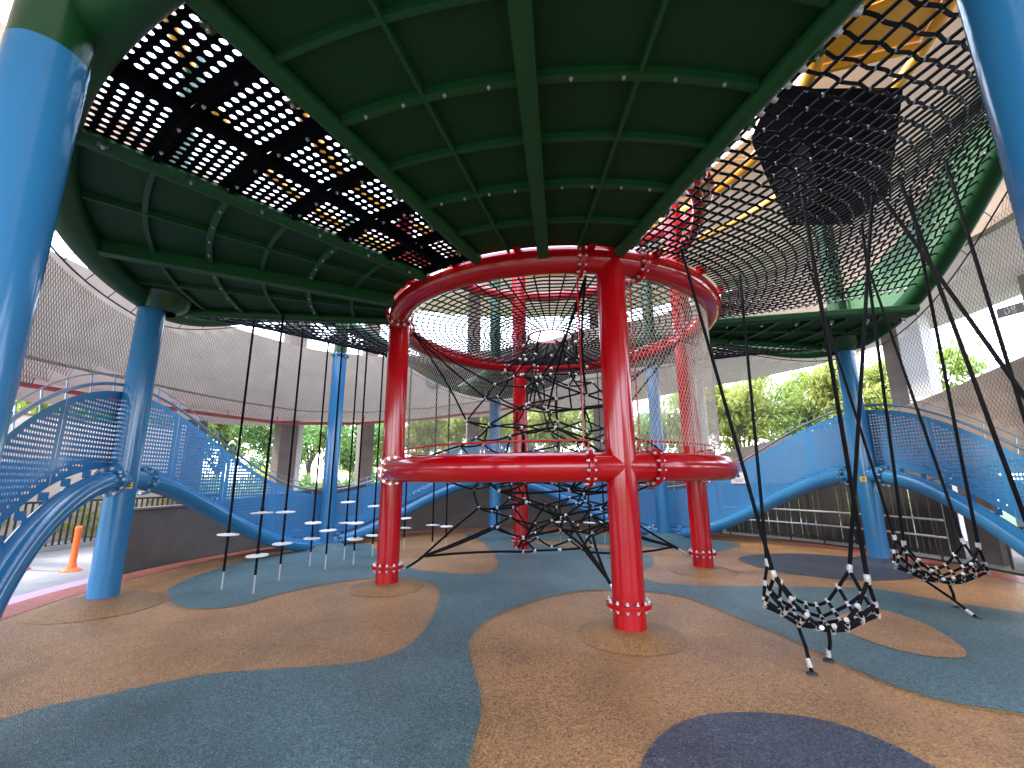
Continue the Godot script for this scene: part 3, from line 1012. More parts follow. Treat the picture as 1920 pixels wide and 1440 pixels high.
func build_nets() -> void:
	deck_net("black rope net sloping up above the hanging net swings", 4.7, 77.7, 0.124, 1.6, 0.0135,
		func(r: float, a: float) -> float:
			var k := clampf((r - 2.8) / 3.4, 0, 1)
			return 0.30 * sin(PI * k) * sin(PI * clampf((a - 4.7) / 73.0, 0, 1)), true)
	deck_net("black rope net over the hanging disc step ropes", -188.8, -111.2, 0.15, 2.0, 0.0135,
		func(r: float, a: float) -> float:
			var k := clampf((r - 2.8) / 3.4, 0, 1)
			return 0.42 * sin(PI * k) * sin(PI * clampf((a + 188.8) / 77.6, 0, 1)), false)
	deck_net("black rope net behind the red tower between green wedge decks", -92.8, -12.7, 0.15, 2.0, 0.0135,
		func(r: float, a: float) -> float:
			var k := clampf((r - 2.8) / 3.4, 0, 1)
			return 0.42 * sin(PI * k) * sin(PI * clampf((a + 92.8) / 80.1, 0, 1)), false)
	# round net inside the top ring
	var t := thing("ring_net", "flat black rope net with a round hole strung inside the top red ring", "rope net", pc(0, 0, HT))
	var ch := func(q: float) -> float: return HT - 0.03 - 0.10 * (1.0 - q / 2.5)
	var q := 0.50
	while q < 2.45:
		var mb := MB.new()
		var pts := PackedVector3Array()
		for i in 96: pts.append(pc(q + 0.008 * sin(i * 1.9 + q * 7.0), i * 3.75, ch.call(q)))
		mb.tube(pts, 0.0120, 5, true)
		part_of(t, "hoop_rope", mb, M.rope)
		q += 0.098
	for i in 72:
		var a := i * 5.0
		var mb := MB.new()
		var inner := 0.38 if i % 2 == 0 else 0.9
		mb.tube(PackedVector3Array([pc(inner, a, ch.call(inner)), pc(1.4, a + 0.5, ch.call(1.4)), pc(2.5, a, ch.call(2.5))]), 0.0120, 5)
		part_of(t, "radial_rope", mb, M.rope)
	var hm := MB.new()
	hm.tube(ring_points(0.38, HT - 0.115, 48), 0.016, 8, true)
	var hr := obj("hole_ring", hm, M.red, t)
	hr.position = Vector3(0, -HT, 0)
	# fine diamond mesh round the tower, open on the entrance side
	var tm := thing("tower_mesh", "pale diamond mesh curtain wrapped round the red tower between its rings", "safety mesh", pc(0, 0, HM))
	part_of(tm, "mesh_strands", diamond(2.58, -191.2, 78.8, func(_a): return HM + 0.16, func(_a): return HT - 0.05, 0.058, 0.105, 0.0030), M.mesh_pale, "stuff")
	# fine mesh hung from the rim of the deck to the walkway rail
	var pm := thing("rim_mesh", "dark fine diamond mesh hanging from the deck rim to the walkway rail", "safety mesh", pc(0, 0, 1.3))
	part_of(pm, "mesh_strands", diamond(6.46, -240.0, 60.0, func(a): return wave(RAIL, a) + 0.12, func(a): return wave(RIM, a) - 0.16, 0.066, 0.115, 0.0030), M.mesh_dark, "stuff")
	var wp := PackedVector3Array()
	for i in 151:
		var a := -240.0 + i * 2.0
		wp.append(pc(6.46, a, wave(RIM, a) - 0.16))
	var wm := MB.new()
	wm.tube(wp, 0.011, 6)
	var we := part_of(pm, "edge_cable", wm, M.wire)
	for i in 60:
		var a := -238.0 + i * 5.0
		var hg := MB.new()
		hg.rod(pc(6.46, a, wave(RIM, a) - 0.16), pc(6.36, a, wave(RIM, a) - 0.02), 0.006, 5)
		obj("cable_hanger", hg, M.wire, we)

func diamond(r: float, a0: float, a1: float, lo: Callable, hi: Callable, wide: float, tall: float, rr: float) -> MB:
	var mb := MB.new()
	var da := rad_to_deg(wide / r)
	var slope := da / tall
	for fam in [-1.0, 1.0]:
		var reach := 6.5 * slope
		var k0 := int((a0 - reach) / da)
		var k1 := int((a1 + reach) / da)
		for k in range(k0, k1 + 1):
			var base := k * da
			var pts := PackedVector3Array()
			var h := 0.0
			while h < 6.4:
				var a: float = base + fam * slope * h
				var inside: bool = a >= a0 and a <= a1 and h >= lo.call(a) and h <= hi.call(a)
				if inside:
					pts.append(pc(r, a, h))
				elif pts.size() > 0:
					break
				h += 0.14
			if pts.size() > 1: mb.tube(pts, rr, 3, false, false)
	return mb

# ------------------------------------------------------------------ rope web inside the tower
func build_rope_web() -> void:
	var t := thing("rope_web", "black three-dimensional rope web with white connectors inside the red tower", "rope web", pc(0, 0, 0))
	var nodes: Array = []
	var link := func(a: Vector3, b: Vector3, r := 0.0165) -> void:
		var mb := MB.new()
		var off := Vector3(rng.randf_range(-1, 1), rng.randf_range(-1.2, 0.4), rng.randf_range(-1, 1)) * a.distance_to(b) * 0.05
		mb.tube(PackedVector3Array([a, a.lerp(b, 0.25) + off * 0.75, (a + b) * 0.5 + off, a.lerp(b, 0.75) + off * 0.75, b]), r, 5, false, false)
		part_of(t, "rope", mb, M.rope)
	var near := func(p: Vector3, row: Array, k: int) -> Array:
		var s := row.duplicate()
		s.sort_custom(func(x, y): return p.distance_squared_to(x) < p.distance_squared_to(y))
		return s.slice(0, k)
	var shape := [[0.0, 0.30], [0.42, 0.52], [0.75, 0.92], [1.1, 1.2], [1.5, 1.5], [1.9, 1.62], [2.35, 1.45], [2.8, 1.2], [3.2, 0.95], [3.65, 0.6], [4.0, 0.42]]
	for shell in 2:
		var rows := []
		var heights := [0.50, 0.80, 1.12, 1.46, 1.80, 2.16, 2.55, 2.95, 3.35, 3.72] if shell == 0 else [0.72, 1.10, 1.48, 1.9, 2.35, 2.8, 3.3]
		var count := 12 if shell == 0 else 8
		for i in heights.size():
			var row := []
			for j in count:
				var r := curve_at(shape, heights[i]) * (1.0 if shell == 0 else 0.50)
				var a := 360.0 * j / count + (i % 2) * 4.0 + rng.randf_range(-9, 9)
				row.append(pc(r * rng.randf_range(0.84, 1.14), a, heights[i] + rng.randf_range(-0.10, 0.10) + (0.06 if (i + j) % 2 == 0 else -0.06)))
			rows.append(row)
		for i in rows.size():
			for j in count:
				if not (i > 7 and j % 2 == 1): link.call(rows[i][j], rows[i][(j + 1) % count])
				if i + 1 < rows.size() and (i + j) % 2 == 0: link.call(rows[i][j], rows[i + 1][j])
		if shell == 0:
			nodes = rows
		else:
			for i in rows.size():
				for j in count:
					if (i + j) % 2 == 1: link.call(rows[i][j], near.call(rows[i][j], nodes[mini(i + 1 + (i / 4), nodes.size() - 1)], 1)[0])
			nodes.append_array(rows)
	# stays to the feet of the columns, to the middle ring and to the hole of the ring net
	for a in [78.8, -11.2, -101.2, 168.8]:
		var foot := pc(RT - 0.25, a, 0.26)
		var hub := pc(RT - 0.52, a, 0.42)
		link.call(foot, hub, 0.022)
		for q in near.call(hub, nodes[0], 1): link.call(hub, q, 0.019)
		for q in near.call(hub, nodes[1], 2): link.call(hub, q, 0.019)
		for q in near.call(hub, nodes[2], 1): link.call(hub, q, 0.019)
		var mid := pc(RT - 0.20, a, HM + 0.16)
		var hub2 := pc(RT - 0.34, a, HM + 0.14)
		link.call(mid, hub2, 0.022)
		for q in near.call(hub2, nodes[3], 2): link.call(hub2, q, 0.018)
		for q in near.call(hub2, nodes[4], 2): link.call(hub2, q, 0.018)
		for q in near.call(hub2, nodes[5], 1): link.call(hub2, q, 0.018)
		var top := pc(RT - 0.2, a + 5.5, HT - 0.1)
		for q in near.call(top, nodes[7], 2): link.call(top, q)
		for q in near.call(top, nodes[6], 1): link.call(top, q)
		var sh := MB.new()
		sh.rod(foot, foot.lerp(hub, 0.75), 0.020, 8)
		part_of(t, "shackle", sh, M.steel)
	for i in 6: link.call(nodes[9][i * 2], pc(0.38, i * 60.0, HT - 0.115))
	for i in nodes.size():
		for p in nodes[i]:
			var mb := MB.new()
			var m: Material = M.ferrule
			mb.lathe([Vector2(0, -0.024), Vector2(0.020, -0.022), Vector2(0.026, 0), Vector2(0.020, 0.022), Vector2(0, 0.028)], p, Basis(Vector3(rng.randf_range(-1, 1), 0.3, rng.randf_range(-1, 1)).normalized(), rng.randf_range(0, 3)), 8)
			part_of(t, "connector", mb, m)

# ------------------------------------------------------------------ step ropes
func build_step_ropes() -> void:
	var list := [[-4.28, -6.93, [0.78]], [-3.67, -6.68, [1.11, 0.52]], [-3.73, -7.49, [1.06, 0.57]], [-3.76, -8.64, [0.78, 0.50]], [-3.37, -8.39, [0.67]], [-3.38, -9.32, [0.71, 1.12]], [-3.0, -8.77, [0.76, 0.47]], [-2.91, -9.61, [1.02, 0.43]], [-1.72, -9.88, [0.60]], [-1.53, -10.58, [0.50]], [-2.5, -10.62, [0.68, 0.47]], [1.15, -11.12, [0.53]], [1.85, -11.09, [0.51]], [2.24, -11.24, [0.51]]]
	var disc := MB.new()
	disc.lathe([Vector2(0.0, 0.022), Vector2(0.055, 0.022), Vector2(0.062, 0.014), Vector2(0.140, 0.010), Vector2(0.152, 0.0), Vector2(0.140, -0.010), Vector2(0.05, -0.012), Vector2(0.0, -0.012)], Vector3.ZERO, Basis.IDENTITY, 28)
	var disc_mesh := disc.mesh(M.disc)
	for s in list:
		var one: bool = s[2].size() == 1
		var t := thing("step_rope", "black hanging rope with one white disc step and a chain to the floor" if one else "black hanging rope with two white disc steps and a chain to the floor", "step rope", Vector3(s[0], 0, s[1]), "single disc step ropes" if one else "double disc step ropes")
		var d := Vector2(s[0] - CX, s[1] - CZ)
		var a := rad_to_deg(d.angle())
		if a > 77.5: a -= 360.0
		var k := clampf((d.length() - 2.8) / 3.4, 0, 1)
		var f := clampf((a + 188.8) / 77.6, 0, 1) if a < -105.0 else clampf((a + 92.8) / 80.1, 0, 1)
		var top := net_height(d.length(), a) - 0.42 * sin(PI * k) * sin(PI * f)
		if d.length() < RT: top = HT
		var mb := MB.new()
		mb.rod(Vector3(0, 0.26, 0), Vector3(0, top, 0), 0.0180, 8)
		obj("rope", mb, M.rope, t)
		for h in s[2]:
			var o := put_mesh("step_disc", disc_mesh, t)
			o.position = Vector3(0, h, 0)
			o.rotation = Vector3(rng.randf_range(-0.06, 0.06), rng.randf() * 3.0, rng.randf_range(-0.06, 0.06))
			var fe := MB.new()
			fe.rod(Vector3(0, h + 0.02, 0), Vector3(0, h + 0.07, 0), 0.026, 8)
			obj("collar", fe, M.rope, t)
		var ch := MB.new()
		var y := 0.010
		var i := 0
		while y < 0.27:
			var ax := Vector3.RIGHT if i % 2 == 0 else Vector3.BACK
			var lk := PackedVector3Array()
			for q in 10:
				var w := TAU * q / 10.0
				lk.append(Vector3(0, y + 0.019 + sin(w) * 0.019, 0) + ax * cos(w) * 0.010)
			ch.tube(lk, 0.0038, 5, true)
			y += 0.029
			i += 1
		obj("chain", ch, M.steel, t)

# ------------------------------------------------------------------ net swings
func build_swings() -> void:
	swing("net_swing", "black net basket swing tied to the brown floor beside the front red column", Vector3(2.68, 0, -4.2), -0.42,
		[Vector3(2.05, 4.28, -4.85), Vector3(3.15, 4.32, -5.62), Vector3(2.92, 4.55, -3.92), Vector3(4.05, 4.78, -4.35)],
		[Vector3(2.45, 0.0, -4.03), Vector3(2.77, 0.0, -4.29)], 0.0)
	swing("net_swing", "black net basket swing tied askew to the teal floor before the pale concrete block", Vector3(5.22, 0, -5.75), -0.55,
		[Vector3(4.5, 4.75, -5.1), Vector3(4.6, 4.9, -6.3), Vector3(5.0, 5.1, -4.9), Vector3(5.7, 4.9, -6.5)],
		[Vector3(5.25, 0.0, -5.43), Vector3(5.42, 0.0, -5.84)], 0.02)
	swing("net_swing", "black net basket swing hanging beyond the brown oval floor island", Vector3(4.62, 0, -3.62), 0.5,
		[Vector3(4.0, 4.75, -4.3), Vector3(4.35, 4.9, -4.35), Vector3(4.3, 4.8, -3.2), Vector3(5.2, 5.3, -4.6)],
		[Vector3(4.5, 0.0, -3.4), Vector3(4.8, 0.0, -3.7)], 0.0)

func swing(called: String, label: String, at: Vector3, turn: float, tops: Array, feet: Array, lift: float) -> void:
	var t := thing(called, label, "net swing", at, "net basket swings")
	var bs := Basis(Vector3.UP, turn)
	var nu := 8
	var nw := 7
	var node := func(i: int, j: int) -> Vector3:
		var u := float(i) / (nu - 1) * 2.0 - 1.0
		var w := float(j) / (nw - 1) * 2.0 - 1.0
		var pull := absf(u * w)
		var h := 0.30 + lift + 0.14 * u * u + 0.09 * w * w + 0.22 * pull * pull
		var x := u * (0.41 - 0.10 * w * w + 0.02 * pull)
		var z := w * (0.33 - 0.10 * u * u + 0.04 * pull)
		return bs * Vector3(x, h, z) + Vector3(0, sin(i * 2.3 + j * 1.7) * 0.012, 0)
	var strand := func(pts: PackedVector3Array) -> void:
		var mb := MB.new()
		mb.tube(pts, 0.0150, 7)
		obj("net_rope", mb, M.rope, t)
	for i in nu:
		var p := PackedVector3Array()
		for j in nw: p.append(node.call(i, j))
		strand.call(p)
	for j in nw:
		var p := PackedVector3Array()
		for i in nu: p.append(node.call(i, j))
		strand.call(p)
	for i in nu:
		for j in nw:
			var p: Vector3 = node.call(i, j)
			var q: Vector3 = node.call(i, mini(j + 1, nw - 1)) if j < nw - 1 else node.call(i, j - 1)
			var d: Vector3 = (q - p).normalized()
			var mb := MB.new()
			mb.tube(PackedVector3Array([p - d * 0.026, p - d * 0.022, p + d * 0.022, p + d * 0.026]), 0.0190, 8)
			obj("ferrule", mb, M.ferrule, t)
	var corners := [node.call(0, nw - 1), node.call(0, 0), node.call(nu - 1, nw - 1), node.call(nu - 1, 0)]
	for k in 4:
		var mb := MB.new()
		mb.rod(corners[k], tops[k] - at, 0.0175, 8)
		obj("hanging_rope", mb, M.rope, t)
		var sl := MB.new()
		var d: Vector3 = ((tops[k] - at) - corners[k]).normalized()
		sl.rod(corners[k], corners[k] + d * 0.05, 0.024, 8)
		obj("rope_sleeve", sl, M.ferrule, t)
		var kn := MB.new()
		kn.knot(tops[k] - at, 0.035)
		obj("top_clamp", kn, M.grey_knot, t)
	var under := [node.call(2, 3), node.call(4, 3)]
	for k in 2:
		var a: Vector3 = under[k]
		var b: Vector3 = feet[k] - at + Vector3(0, 0.015, 0)
		var mb := MB.new()
		mb.tube(PackedVector3Array([a, a.lerp(b, 0.5) + Vector3(0.012, 0, 0.006), b]), 0.0155, 7)
		obj("anchor_rope", mb, M.rope, t)
		var d := (a - b).normalized()
		var sl := MB.new()
		sl.rod(b + d * 0.03, b + d * 0.10, 0.020, 8)
		obj("rope_sleeve", sl, M.ferrule, t)
		var pl := MB.new()
		pl.lathe([Vector2(0.0, 0.020), Vector2(0.025, 0.018), Vector2(0.042, 0.012), Vector2(0.045, 0.0)], b - Vector3(0, 0.014, 0), Basis.IDENTITY, 14)
		obj("floor_plate", pl, M.slat, t)

# ------------------------------------------------------------------ upper level seen through the nets
func build_upper_level() -> void:
	var t := thing("yellow_upper_deck", "golden yellow upper deck with ring beams seen above the nets", "play deck", pc(0, 0, 7.4))
	for q in [[4.62, 8.3, 0.12], [6.2, 8.3, 0.10]]:
		var mb := MB.new()
		mb.tube(ring_points(q[0], q[1] - 7.4, 120), q[2], 14, true)
		obj("ring_beam", mb, M.yellow, t)
	for k in 12:
		var a := 17.0 + k * 10.0
		var mb: MB = slab(4.75, 6.1, a + 0.3, a + 9.7, 8.36, 8.42, 5)
		if k != 5 and k != 8:
			part_of(t, "floor_plate", mb, M.yellow)
		var bm := MB.new()
		bm.bar(pc(4.62, a, 8.28), pc(6.2, a, 8.28), 0.07, 0.12)
		part_of(t, "radial_beam", bm, M.yellow)
	var ym := MB.new()
	for i in 110:
		var a := -60.0 + i * 1.6
		ym.tube(PackedVector3Array([pc(4.6, a, 8.35), pc(4.1, a + 4, 8.5), pc(3.4, a + 8, 8.7)]), 0.007, 4)
		ym.tube(PackedVector3Array([pc(4.6, a, 8.35), pc(4.1, a - 4, 8.5), pc(3.4, a - 8, 8.7)]), 0.007, 4)
	part_of(t, "yellow_mesh", ym, M.yellow, "stuff")
	# black cabin hung over the net
	var c := thing("black_cabin", "black panelled play cabin hanging above the sloping rope net", "play cabin", pc(5.0, 6.0, 6.4))
	var b0 := [pc(6.0, -3, 6.45), pc(6.0, 6, 6.45), pc(4.85, 7, 6.45), pc(4.85, -4, 6.45)]
	var b1 := [pc(6.05, -3, 7.35), pc(6.05, 10, 7.35), pc(4.55, 12, 7.35), pc(4.55, -4, 7.35)]
	var b2 := [pc(6.05, 2, 7.95), pc(6.05, 13, 7.95), pc(3.95, 20, 7.95), pc(3.95, 3, 7.95)]
	var m1 := MB.new()
	m1.solid(b0, b1)
	part_of(c, "tapered_base", m1, M.black_panel)
	var m2 := MB.new()
	for p in b1.size(): b1[p] += Vector3(0, 0.012, 0)
	m2.solid(b1, b2)
	part_of(c, "box_panel", m2, M.black_panel)

# ------------------------------------------------------------------ things round the court
func build_surroundings() -> void:
	# low dark wall
	var w := thing("court_wall", "low dark taupe wall curving behind the blue walkway", "wall", pc(7.7, -115, 0))
	part_of(w, "wall_face", ring_slab(7.62, 7.86, -176.0, -47.0, func(_a): return -0.02, func(a): return wave2(PARAPET, a) - 0.05, 60), M.wall_dark)
	part_of(w, "coping", ring_slab(7.60, 7.88, -176.0, -47.0, func(a): return wave2(PARAPET, a) - 0.046, func(a): return wave2(PARAPET, a) - 0.01, 60), M.pillar)
	# dark slat fence on the ramp side
	slat_fence("slat_fence", "dark brown upright slat fence with grey rails below the ramp", -46.0, -9.5, 7.95, 1.42, 0.115, 0.102, true)
	slat_fence("slat_fence", "dark slat fence panel beyond the pale concrete block", -4.6, 14.0, 8.7, 1.3, 0.105, 0.055, false)
	# open railing on the paved side
	slat_fence("yard_railing", "brown upright bar railing along the sunlit paving", -178.0, -146.0, 11.9, 1.15, 0.125, 0.035, false)
	var kb := thing("railing_kerb", "pale concrete kerb under the brown bar railing", "kerb", pc(12.0, -162, 0))
	part_of(kb, "kerb_stone", slab(11.75, 12.15, -178, -146, -0.02, 0.10, 24), M.paving)
	var bw := thing("beige_wall", "plain beige wall behind the brown bar railing", "wall", pc(14.4, -168, 0))
	part_of(bw, "wall_face", slab(14.3, 14.55, -188, -146, -0.02, 3.3, 24), M.beige)
	part_of(bw, "wall_coping", slab(14.27, 14.58, -188, -146, 3.304, 3.36, 24), M.pillar)
	# dark post and pale block by the fence
	var p := thing("fence_post", "broad dark grey post between slat fence and pale block", "post", pc(8.2, -7.6, 0))
	var pm := MB.new()
	pm.box(Vector3(0, 0.75, 0), Vector3(0.14, 1.5, 0.50), Basis(-rad_dir(-7.6), Vector3.UP, tan_dir(-7.6)))
	obj("post_body", pm, M.wall_dark, p)
	var cap := MB.new()
	cap.box(Vector3(0, 1.515, 0), Vector3(0.18, 0.03, 0.54), Basis(-rad_dir(-7.6), Vector3.UP, tan_dir(-7.6)))
	obj("post_cap", cap, M.slat, p)
	var bl := thing("concrete_block", "pale chamfered concrete block beside the dark fence", "concrete block", pc(8.75, -4.0, 0))
	var bm := MB.new()
	var bb := Basis(tan_dir(-4.0), Vector3.UP, -rad_dir(-4.0))
	var prof := [Vector2(-0.30, 0), Vector2(0.32, 0), Vector2(0.32, 0.95), Vector2(0.16, 1.2), Vector2(-0.30, 1.22)]
	for i in prof.size():
		var q: Vector2 = prof[i]
		var r: Vector2 = prof[(i + 1) % prof.size()]
		bm.quad(bb * Vector3(q.x, q.y, -0.14), bb * Vector3(r.x, r.y, -0.14), bb * Vector3(r.x, r.y, 0.14), bb * Vector3(q.x, q.y, 0.14), bb * Vector3(r.y - q.y, q.x - r.x, 0).normalized())
	for z in [-0.14, 0.14]:
		for i in range(1, prof.size() - 1):
			bm.face(bb * Vector3(prof[0].x, prof[0].y, z), bb * Vector3(prof[i].x, prof[i].y, z), bb * Vector3(prof[i + 1].x, prof[i + 1].y, z), bb * Vector3(0, 0, signf(z)))
	obj("block_body", bm, M.pale, bl)
	# hoop rail in front of the block
	var hr := thing("hoop_rail", "dark bent tube rail standing on the coral edge before the slat fence", "rail", pc(7.9, 0.0, 0))
	var hp := MB.new()
	hp.tube(PackedVector3Array([pc(7.9, -3.6, 0), pc(7.9, -3.6, 0.62), pc(7.9, -3.4, 0.68), pc(7.9, -3.0, 0.70), pc(7.9, 3.0, 0.72), pc(7.9, 10.0, 0.74)]), 0.022, 8)
	part_of(hr, "bent_tube", hp, M.slat)
	# bollards
	for q in [[-7.96, -8.43, M.orange, "bright orange flexible bollard standing on the sunlit paving"], [-9.04, -8.56, M.bollard_red, "dark red flexible bollard standing farther out on the paving"]]:
		var t := thing("bollard", q[3], "bollard", Vector3(q[0], -0.008, q[1]), "bollards on the paving")
		var mb := MB.new()
		mb.lathe([Vector2(0.075, 0.05), Vector2(0.062, 0.09), Vector2(0.052, 0.16), Vector2(0.050, 0.70), Vector2(0.055, 0.72), Vector2(0.055, 0.76), Vector2(0.040, 0.78), Vector2(0.0, 0.785)], Vector3.ZERO, Basis.IDENTITY, 20)
		obj("post", mb, q[2], t)
		var fb := MB.new()
		fb.lathe([Vector2(0.0, 0.06), Vector2(0.09, 0.055), Vector2(0.15, 0.02), Vector2(0.155, 0.0)], Vector3.ZERO, Basis.IDENTITY, 20)
		obj("foot", fb, q[2], t)
	# safety notice on the panel beyond the tower
	var a := -37.5
	var sg := thing("safety_notice", "small white safety notice with a round pictogram on the blue panel", "sign", pc(6.345, a, 1.55))
	var sb := Basis(tan_dir(a), Vector3.UP, -rad_dir(a))
	var s0 := MB.new()
	s0.box(Vector3.ZERO, Vector3(0.40, 0.30, 0.010), sb)
	obj("plate", s0, M.sign, sg)
	var s1 := MB.new()
	for e in [[0, 0.138, 0.38, 0.008], [0, -0.138, 0.38, 0.008], [0.188, 0, 0.008, 0.284], [-0.188, 0, 0.008, 0.284]]:
		s1.box(sb * Vector3(e[0], e[1], 0.0065), Vector3(e[2], e[3], 0.003), sb)
	obj("red_border", s1, M.pipe_red, sg)
	var s2 := MB.new()
	s2.lathe([Vector2(0.045, -0.0015), Vector2(0.045, 0.0015), Vector2(0.0, 0.0018)], sb * Vector3(0, 0.05, 0.007), sb * Basis(Vector3.RIGHT, PI / 2), 20)
	obj("pictogram", s2, M.ink, sg)
	var s3 := MB.new()
	for k in 3: s3.box(sb * Vector3(0, -0.03 - k * 0.03, 0.0065), Vector3(0.26 - k * 0.05, 0.009, 0.003), sb)
	obj("text_line", s3, M.ink, sg)

func slat_fence(called: String, label: String, a0: float, a1: float, r: float, h: float, pitch: float, wide: float, rails: bool) -> void:
	var t := thing(called, label, "fence", pc(r, (a0 + a1) * 0.5, 0))
	var da := rad_to_deg(pitch / r)
	var sl := MB.new()
	sl.box(Vector3(0, h * 0.5, 0), Vector3(wide, h - 0.06, 0.025))
	var sm := sl.mesh(M.slat)
	var a := a0
	while a < a1:
		var o := put_mesh("slat", sm, t)
		var j := rng.randf_range(-0.12, 0.12) * da if rails else 0.0
		o.transform = Transform3D(Basis(tan_dir(a), Vector3.UP, -rad_dir(a)) * Basis(Vector3.UP, rng.randf_range(-0.25, 0.25) if rails else 0.0), pc(r, a + j, 0.0) - t.position)
		a += da
	for y in [0.06, h - 0.08]:
		part_of(t, "frame_rail", slab(r + 0.015, r + 0.05, a0, a1, y, y + 0.05, 24), M.slat)
	if rails:
		for y in [0.42, 0.74]:
			var pts := PackedVector3Array()
			for i in 25: pts.append(pc(r - 0.28, lerpf(a0, a1, i / 24.0), y))
			var mb := MB.new()
			mb.tube(pts, 0.020, 8)
			var rl := part_of(t, "grey_rail", mb, M.pipe_pale)
			if y < 0.5:
				for i in 7:
					var q := lerpf(a0 + 1.0, a1 - 1.0, i / 6.0)
					var ps := MB.new()
					ps.rod(pc(r - 0.28, q, 0), pc(r - 0.28, q, 0.74), 0.018, 8)
					obj("rail_post", ps, M.slat, rl)

# ------------------------------------------------------------------ trees
func tree_proto(seed_: int, height: float, spread: float, leaves: int, leaf: float, lm: Material) -> Array:
	var g := RandomNumberGenerator.new()
	g.seed = seed_
	var tr := MB.new()
	var tips: Array = []
	var trunk := PackedVector3Array()
	for i in 6:
		trunk.append(Vector3(sin(i * 1.3 + seed_) * 0.12 * i * 0.4, height * 0.5 * i / 5.0, cos(i * 1.7 + seed_) * 0.1 * i * 0.4))
	tr.tube(trunk, 0.20, 10, false, true, 0.10)
	for b in 13:
		var s: Vector3 = trunk[2 + b % 4].lerp(trunk[mini(3 + b % 4, 5)], g.randf())
		var ang := b * 2.4 + g.randf()
		var up := g.randf_range(0.15, 0.95)
		var e := s + Vector3(cos(ang) * spread * g.randf_range(0.45, 1.0) * (1.1 - up * 0.5), height * (0.12 + 0.42 * up), sin(ang) * spread * g.randf_range(0.45, 1.0) * (1.1 - up * 0.5))
		var m := s.lerp(e, 0.5) + Vector3(0, 0.25, 0)
		tr.tube(PackedVector3Array([s, m, e]), 0.075, 6, false, true, 0.02)
		tips.append([m, spread * 0.30]); tips.append([e, spread * 0.36])
		tips.append([e + Vector3(g.randf_range(-1, 1), g.randf_range(-0.3, 0.8), g.randf_range(-1, 1)) * spread * 0.3, spread * 0.28])
	tips.append([trunk[5] + Vector3(0, height * 0.35, 0), spread * 0.35])
	var cr := MB.new()
	for i in leaves:
		var c: Array = tips[g.randi() % tips.size()]
		var d := Vector3(g.randfn(), g.randfn() * 0.75, g.randfn()) * 0.5
		if d.length() > 1.25: d = d.normalized() * 1.25
		var p: Vector3 = c[0] + d * c[1]
		var nn := (Vector3(g.randf_range(-1, 1), g.randf_range(0.0, 1.2), g.randf_range(-1, 1)) + d * 0.5).normalized()
		var x := nn.cross(Vector3(g.randf_range(-1, 1), 0.2, g.randf_range(-1, 1))).normalized()
		var y := nn.cross(x)
		var w := leaf * g.randf_range(0.7, 1.3)
		cr.quad(p - x * w, p - y * w * 0.42, p + x * w - nn * w * 0.3, p + y * w * 0.42, nn)
	return [tr.mesh(M.bark), cr.mesh(lm)]

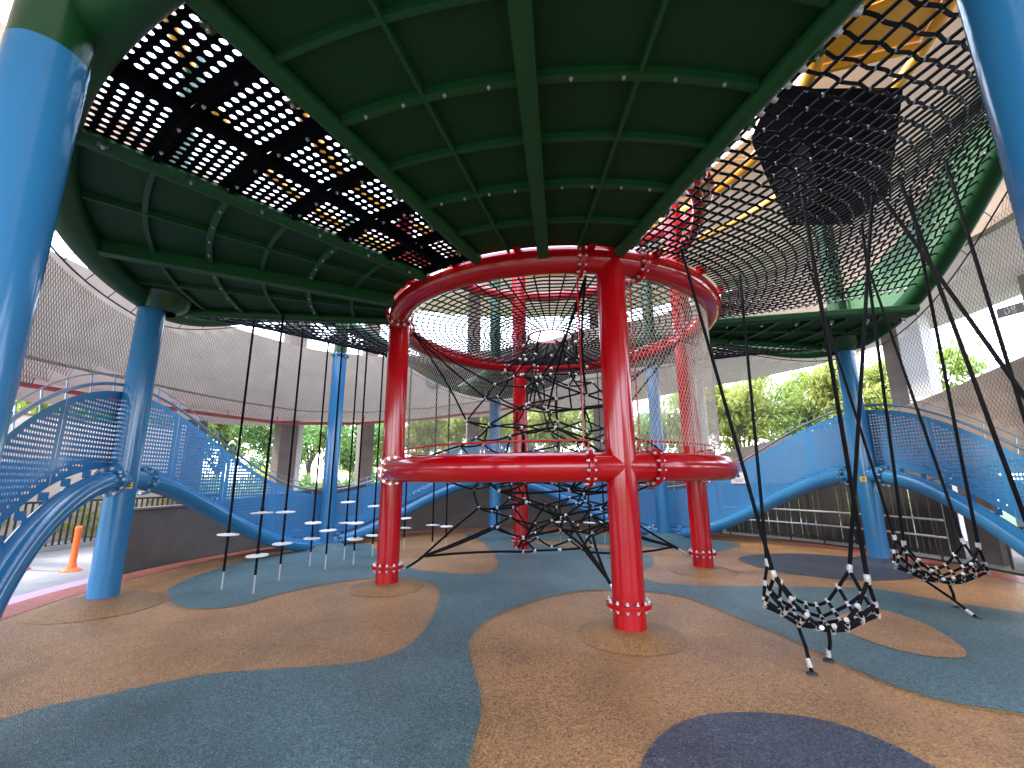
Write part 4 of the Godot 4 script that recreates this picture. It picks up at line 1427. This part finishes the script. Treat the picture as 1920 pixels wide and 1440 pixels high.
func build_trees() -> void:
	var kinds := [tree_proto(5, 7.0, 2.4, 5200, 0.17, M.leaf_a), tree_proto(9, 6.2, 2.6, 5200, 0.15, M.leaf_b), tree_proto(14, 7.4, 2.3, 5200, 0.20, M.leaf_c)]
	var labels := ["mid green leafy tree growing outside the ramp building", "dark green dense tree growing outside the ramp building", "yellow green loose tree growing outside the ramp building"]
	var groups := ["mid green trees outside", "dark green trees outside", "yellow green trees outside"]
	var list := [[-150, 25, 2, 0.95], [-144, 29, 1, 1.1], [-139, 25, 2, 0.9], [-133, 28, 0, 1.1], [-128, 24, 1, 0.9], [-122, 28, 2, 1.1], [-117, 25, 1, 0.95], [-111, 29, 0, 1.1], [-106, 25, 2, 0.9], [-101, 30, 2, 1.15], [-95, 26, 2, 0.95], [-89, 29, 0, 1.15], [-84, 26, 2, 1.0], [-77, 28, 0, 1.1], [-70, 26, 1, 1.05], [-63, 27, 0, 1.1], [-56, 25, 2, 1.02], [-50, 27, 0, 1.12], [-43, 25, 2, 1.08], [-37, 26.5, 0, 1.1]]
	for i in list.size():
		var q: Array = list[i]
		var t := thing("tree", labels[q[2]], "tree", pc(q[1], q[0], -0.03), groups[q[2]])
		put_mesh("trunk", kinds[q[2]][0], t)
		put_mesh("crown", kinds[q[2]][1], t)
		t.scale = Vector3.ONE * q[3]
		t.rotation.y = i * 1.37
	# low shrubs along the outside so that the ground edge is green
	var sh := []
	for s in 2:
		var g := RandomNumberGenerator.new()
		g.seed = 70 + s
		var st := MB.new()
		for b in 6: st.rod(Vector3.ZERO, Vector3(g.randf_range(-0.6, 0.6), 1.1, g.randf_range(-0.6, 0.6)), 0.025, 5, true, 0.01)
		var mb := MB.new()
		for i in 1500:
			var d := Vector3(g.randfn() * 0.6, 0, g.randfn() * 0.6)
			var p := d + Vector3(0, 0.15 + g.randf() * 1.6 * exp(-d.length_squared() * 0.5), 0)
			var nn := Vector3(g.randf_range(-1, 1), g.randf_range(0.1, 1), g.randf_range(-1, 1)).normalized()
			var x := nn.cross(Vector3(0.3, 0.2, g.randf_range(-1, 1))).normalized()
			var w := g.randf_range(0.08, 0.16)
			mb.quad(p - x * w, p - nn.cross(x) * w * 0.4, p + x * w, p + nn.cross(x) * w * 0.4, nn)
		sh.append([st.mesh(M.bark), mb.mesh(M.leaf_c if s == 0 else M.leaf_b)])
	for i in 26:
		var a := -166.0 + i * 5.2
		var t := thing("shrub", "low yellow green shrub at the outer foot of the building" if i % 2 == 0 else "low dark green shrub at the outer foot of the building", "shrub", pc(15.8 + sin(i * 2.7) * 0.8, a, -0.03), "yellow green shrubs" if i % 2 == 0 else "dark green shrubs")
		put_mesh("stems", sh[i % 2][0], t)
		put_mesh("foliage", sh[i % 2][1], t)
		t.scale = Vector3.ONE * (0.9 + 0.35 * sin(i * 1.9) * sin(i * 1.9))
		t.rotation.y = i * 0.9
	# golden palm seen past the red column
	var pt := thing("golden_palm", "small palm with golden yellow fronds outside behind the red column", "palm", pc(16.2, -124.5, -0.03))
	var tk := MB.new()
	tk.rod(Vector3.ZERO, Vector3(0, 1.9, 0), 0.07, 8)
	obj("trunk", tk, M.bark, pt)
	for i in 14:
		var a: float = i * 0.45 * PI
		var d: Vector3 = Vector3(cos(a), 0, sin(a))
		var fr := MB.new()
		for k in 14:
			var u := k / 13.0
			var p: Vector3 = Vector3(0, 1.9, 0) + d * u * 1.1 + Vector3(0, u * 0.7 - u * u * 0.9, 0)
			for s in [-1.0, 1.0]:
				var q: Vector3 = p + (d.cross(Vector3.UP) * s * 0.34 + d * 0.18 + Vector3(0, -0.12, 0)) * (1.0 - u * 0.5)
				fr.quad(p - d * 0.02, p + d * 0.02, q, q, Vector3(0, 1, 0.1).normalized())
		obj("frond", fr, M.leaf_yellow if i % 3 == 0 else M.leaf_c, pt)
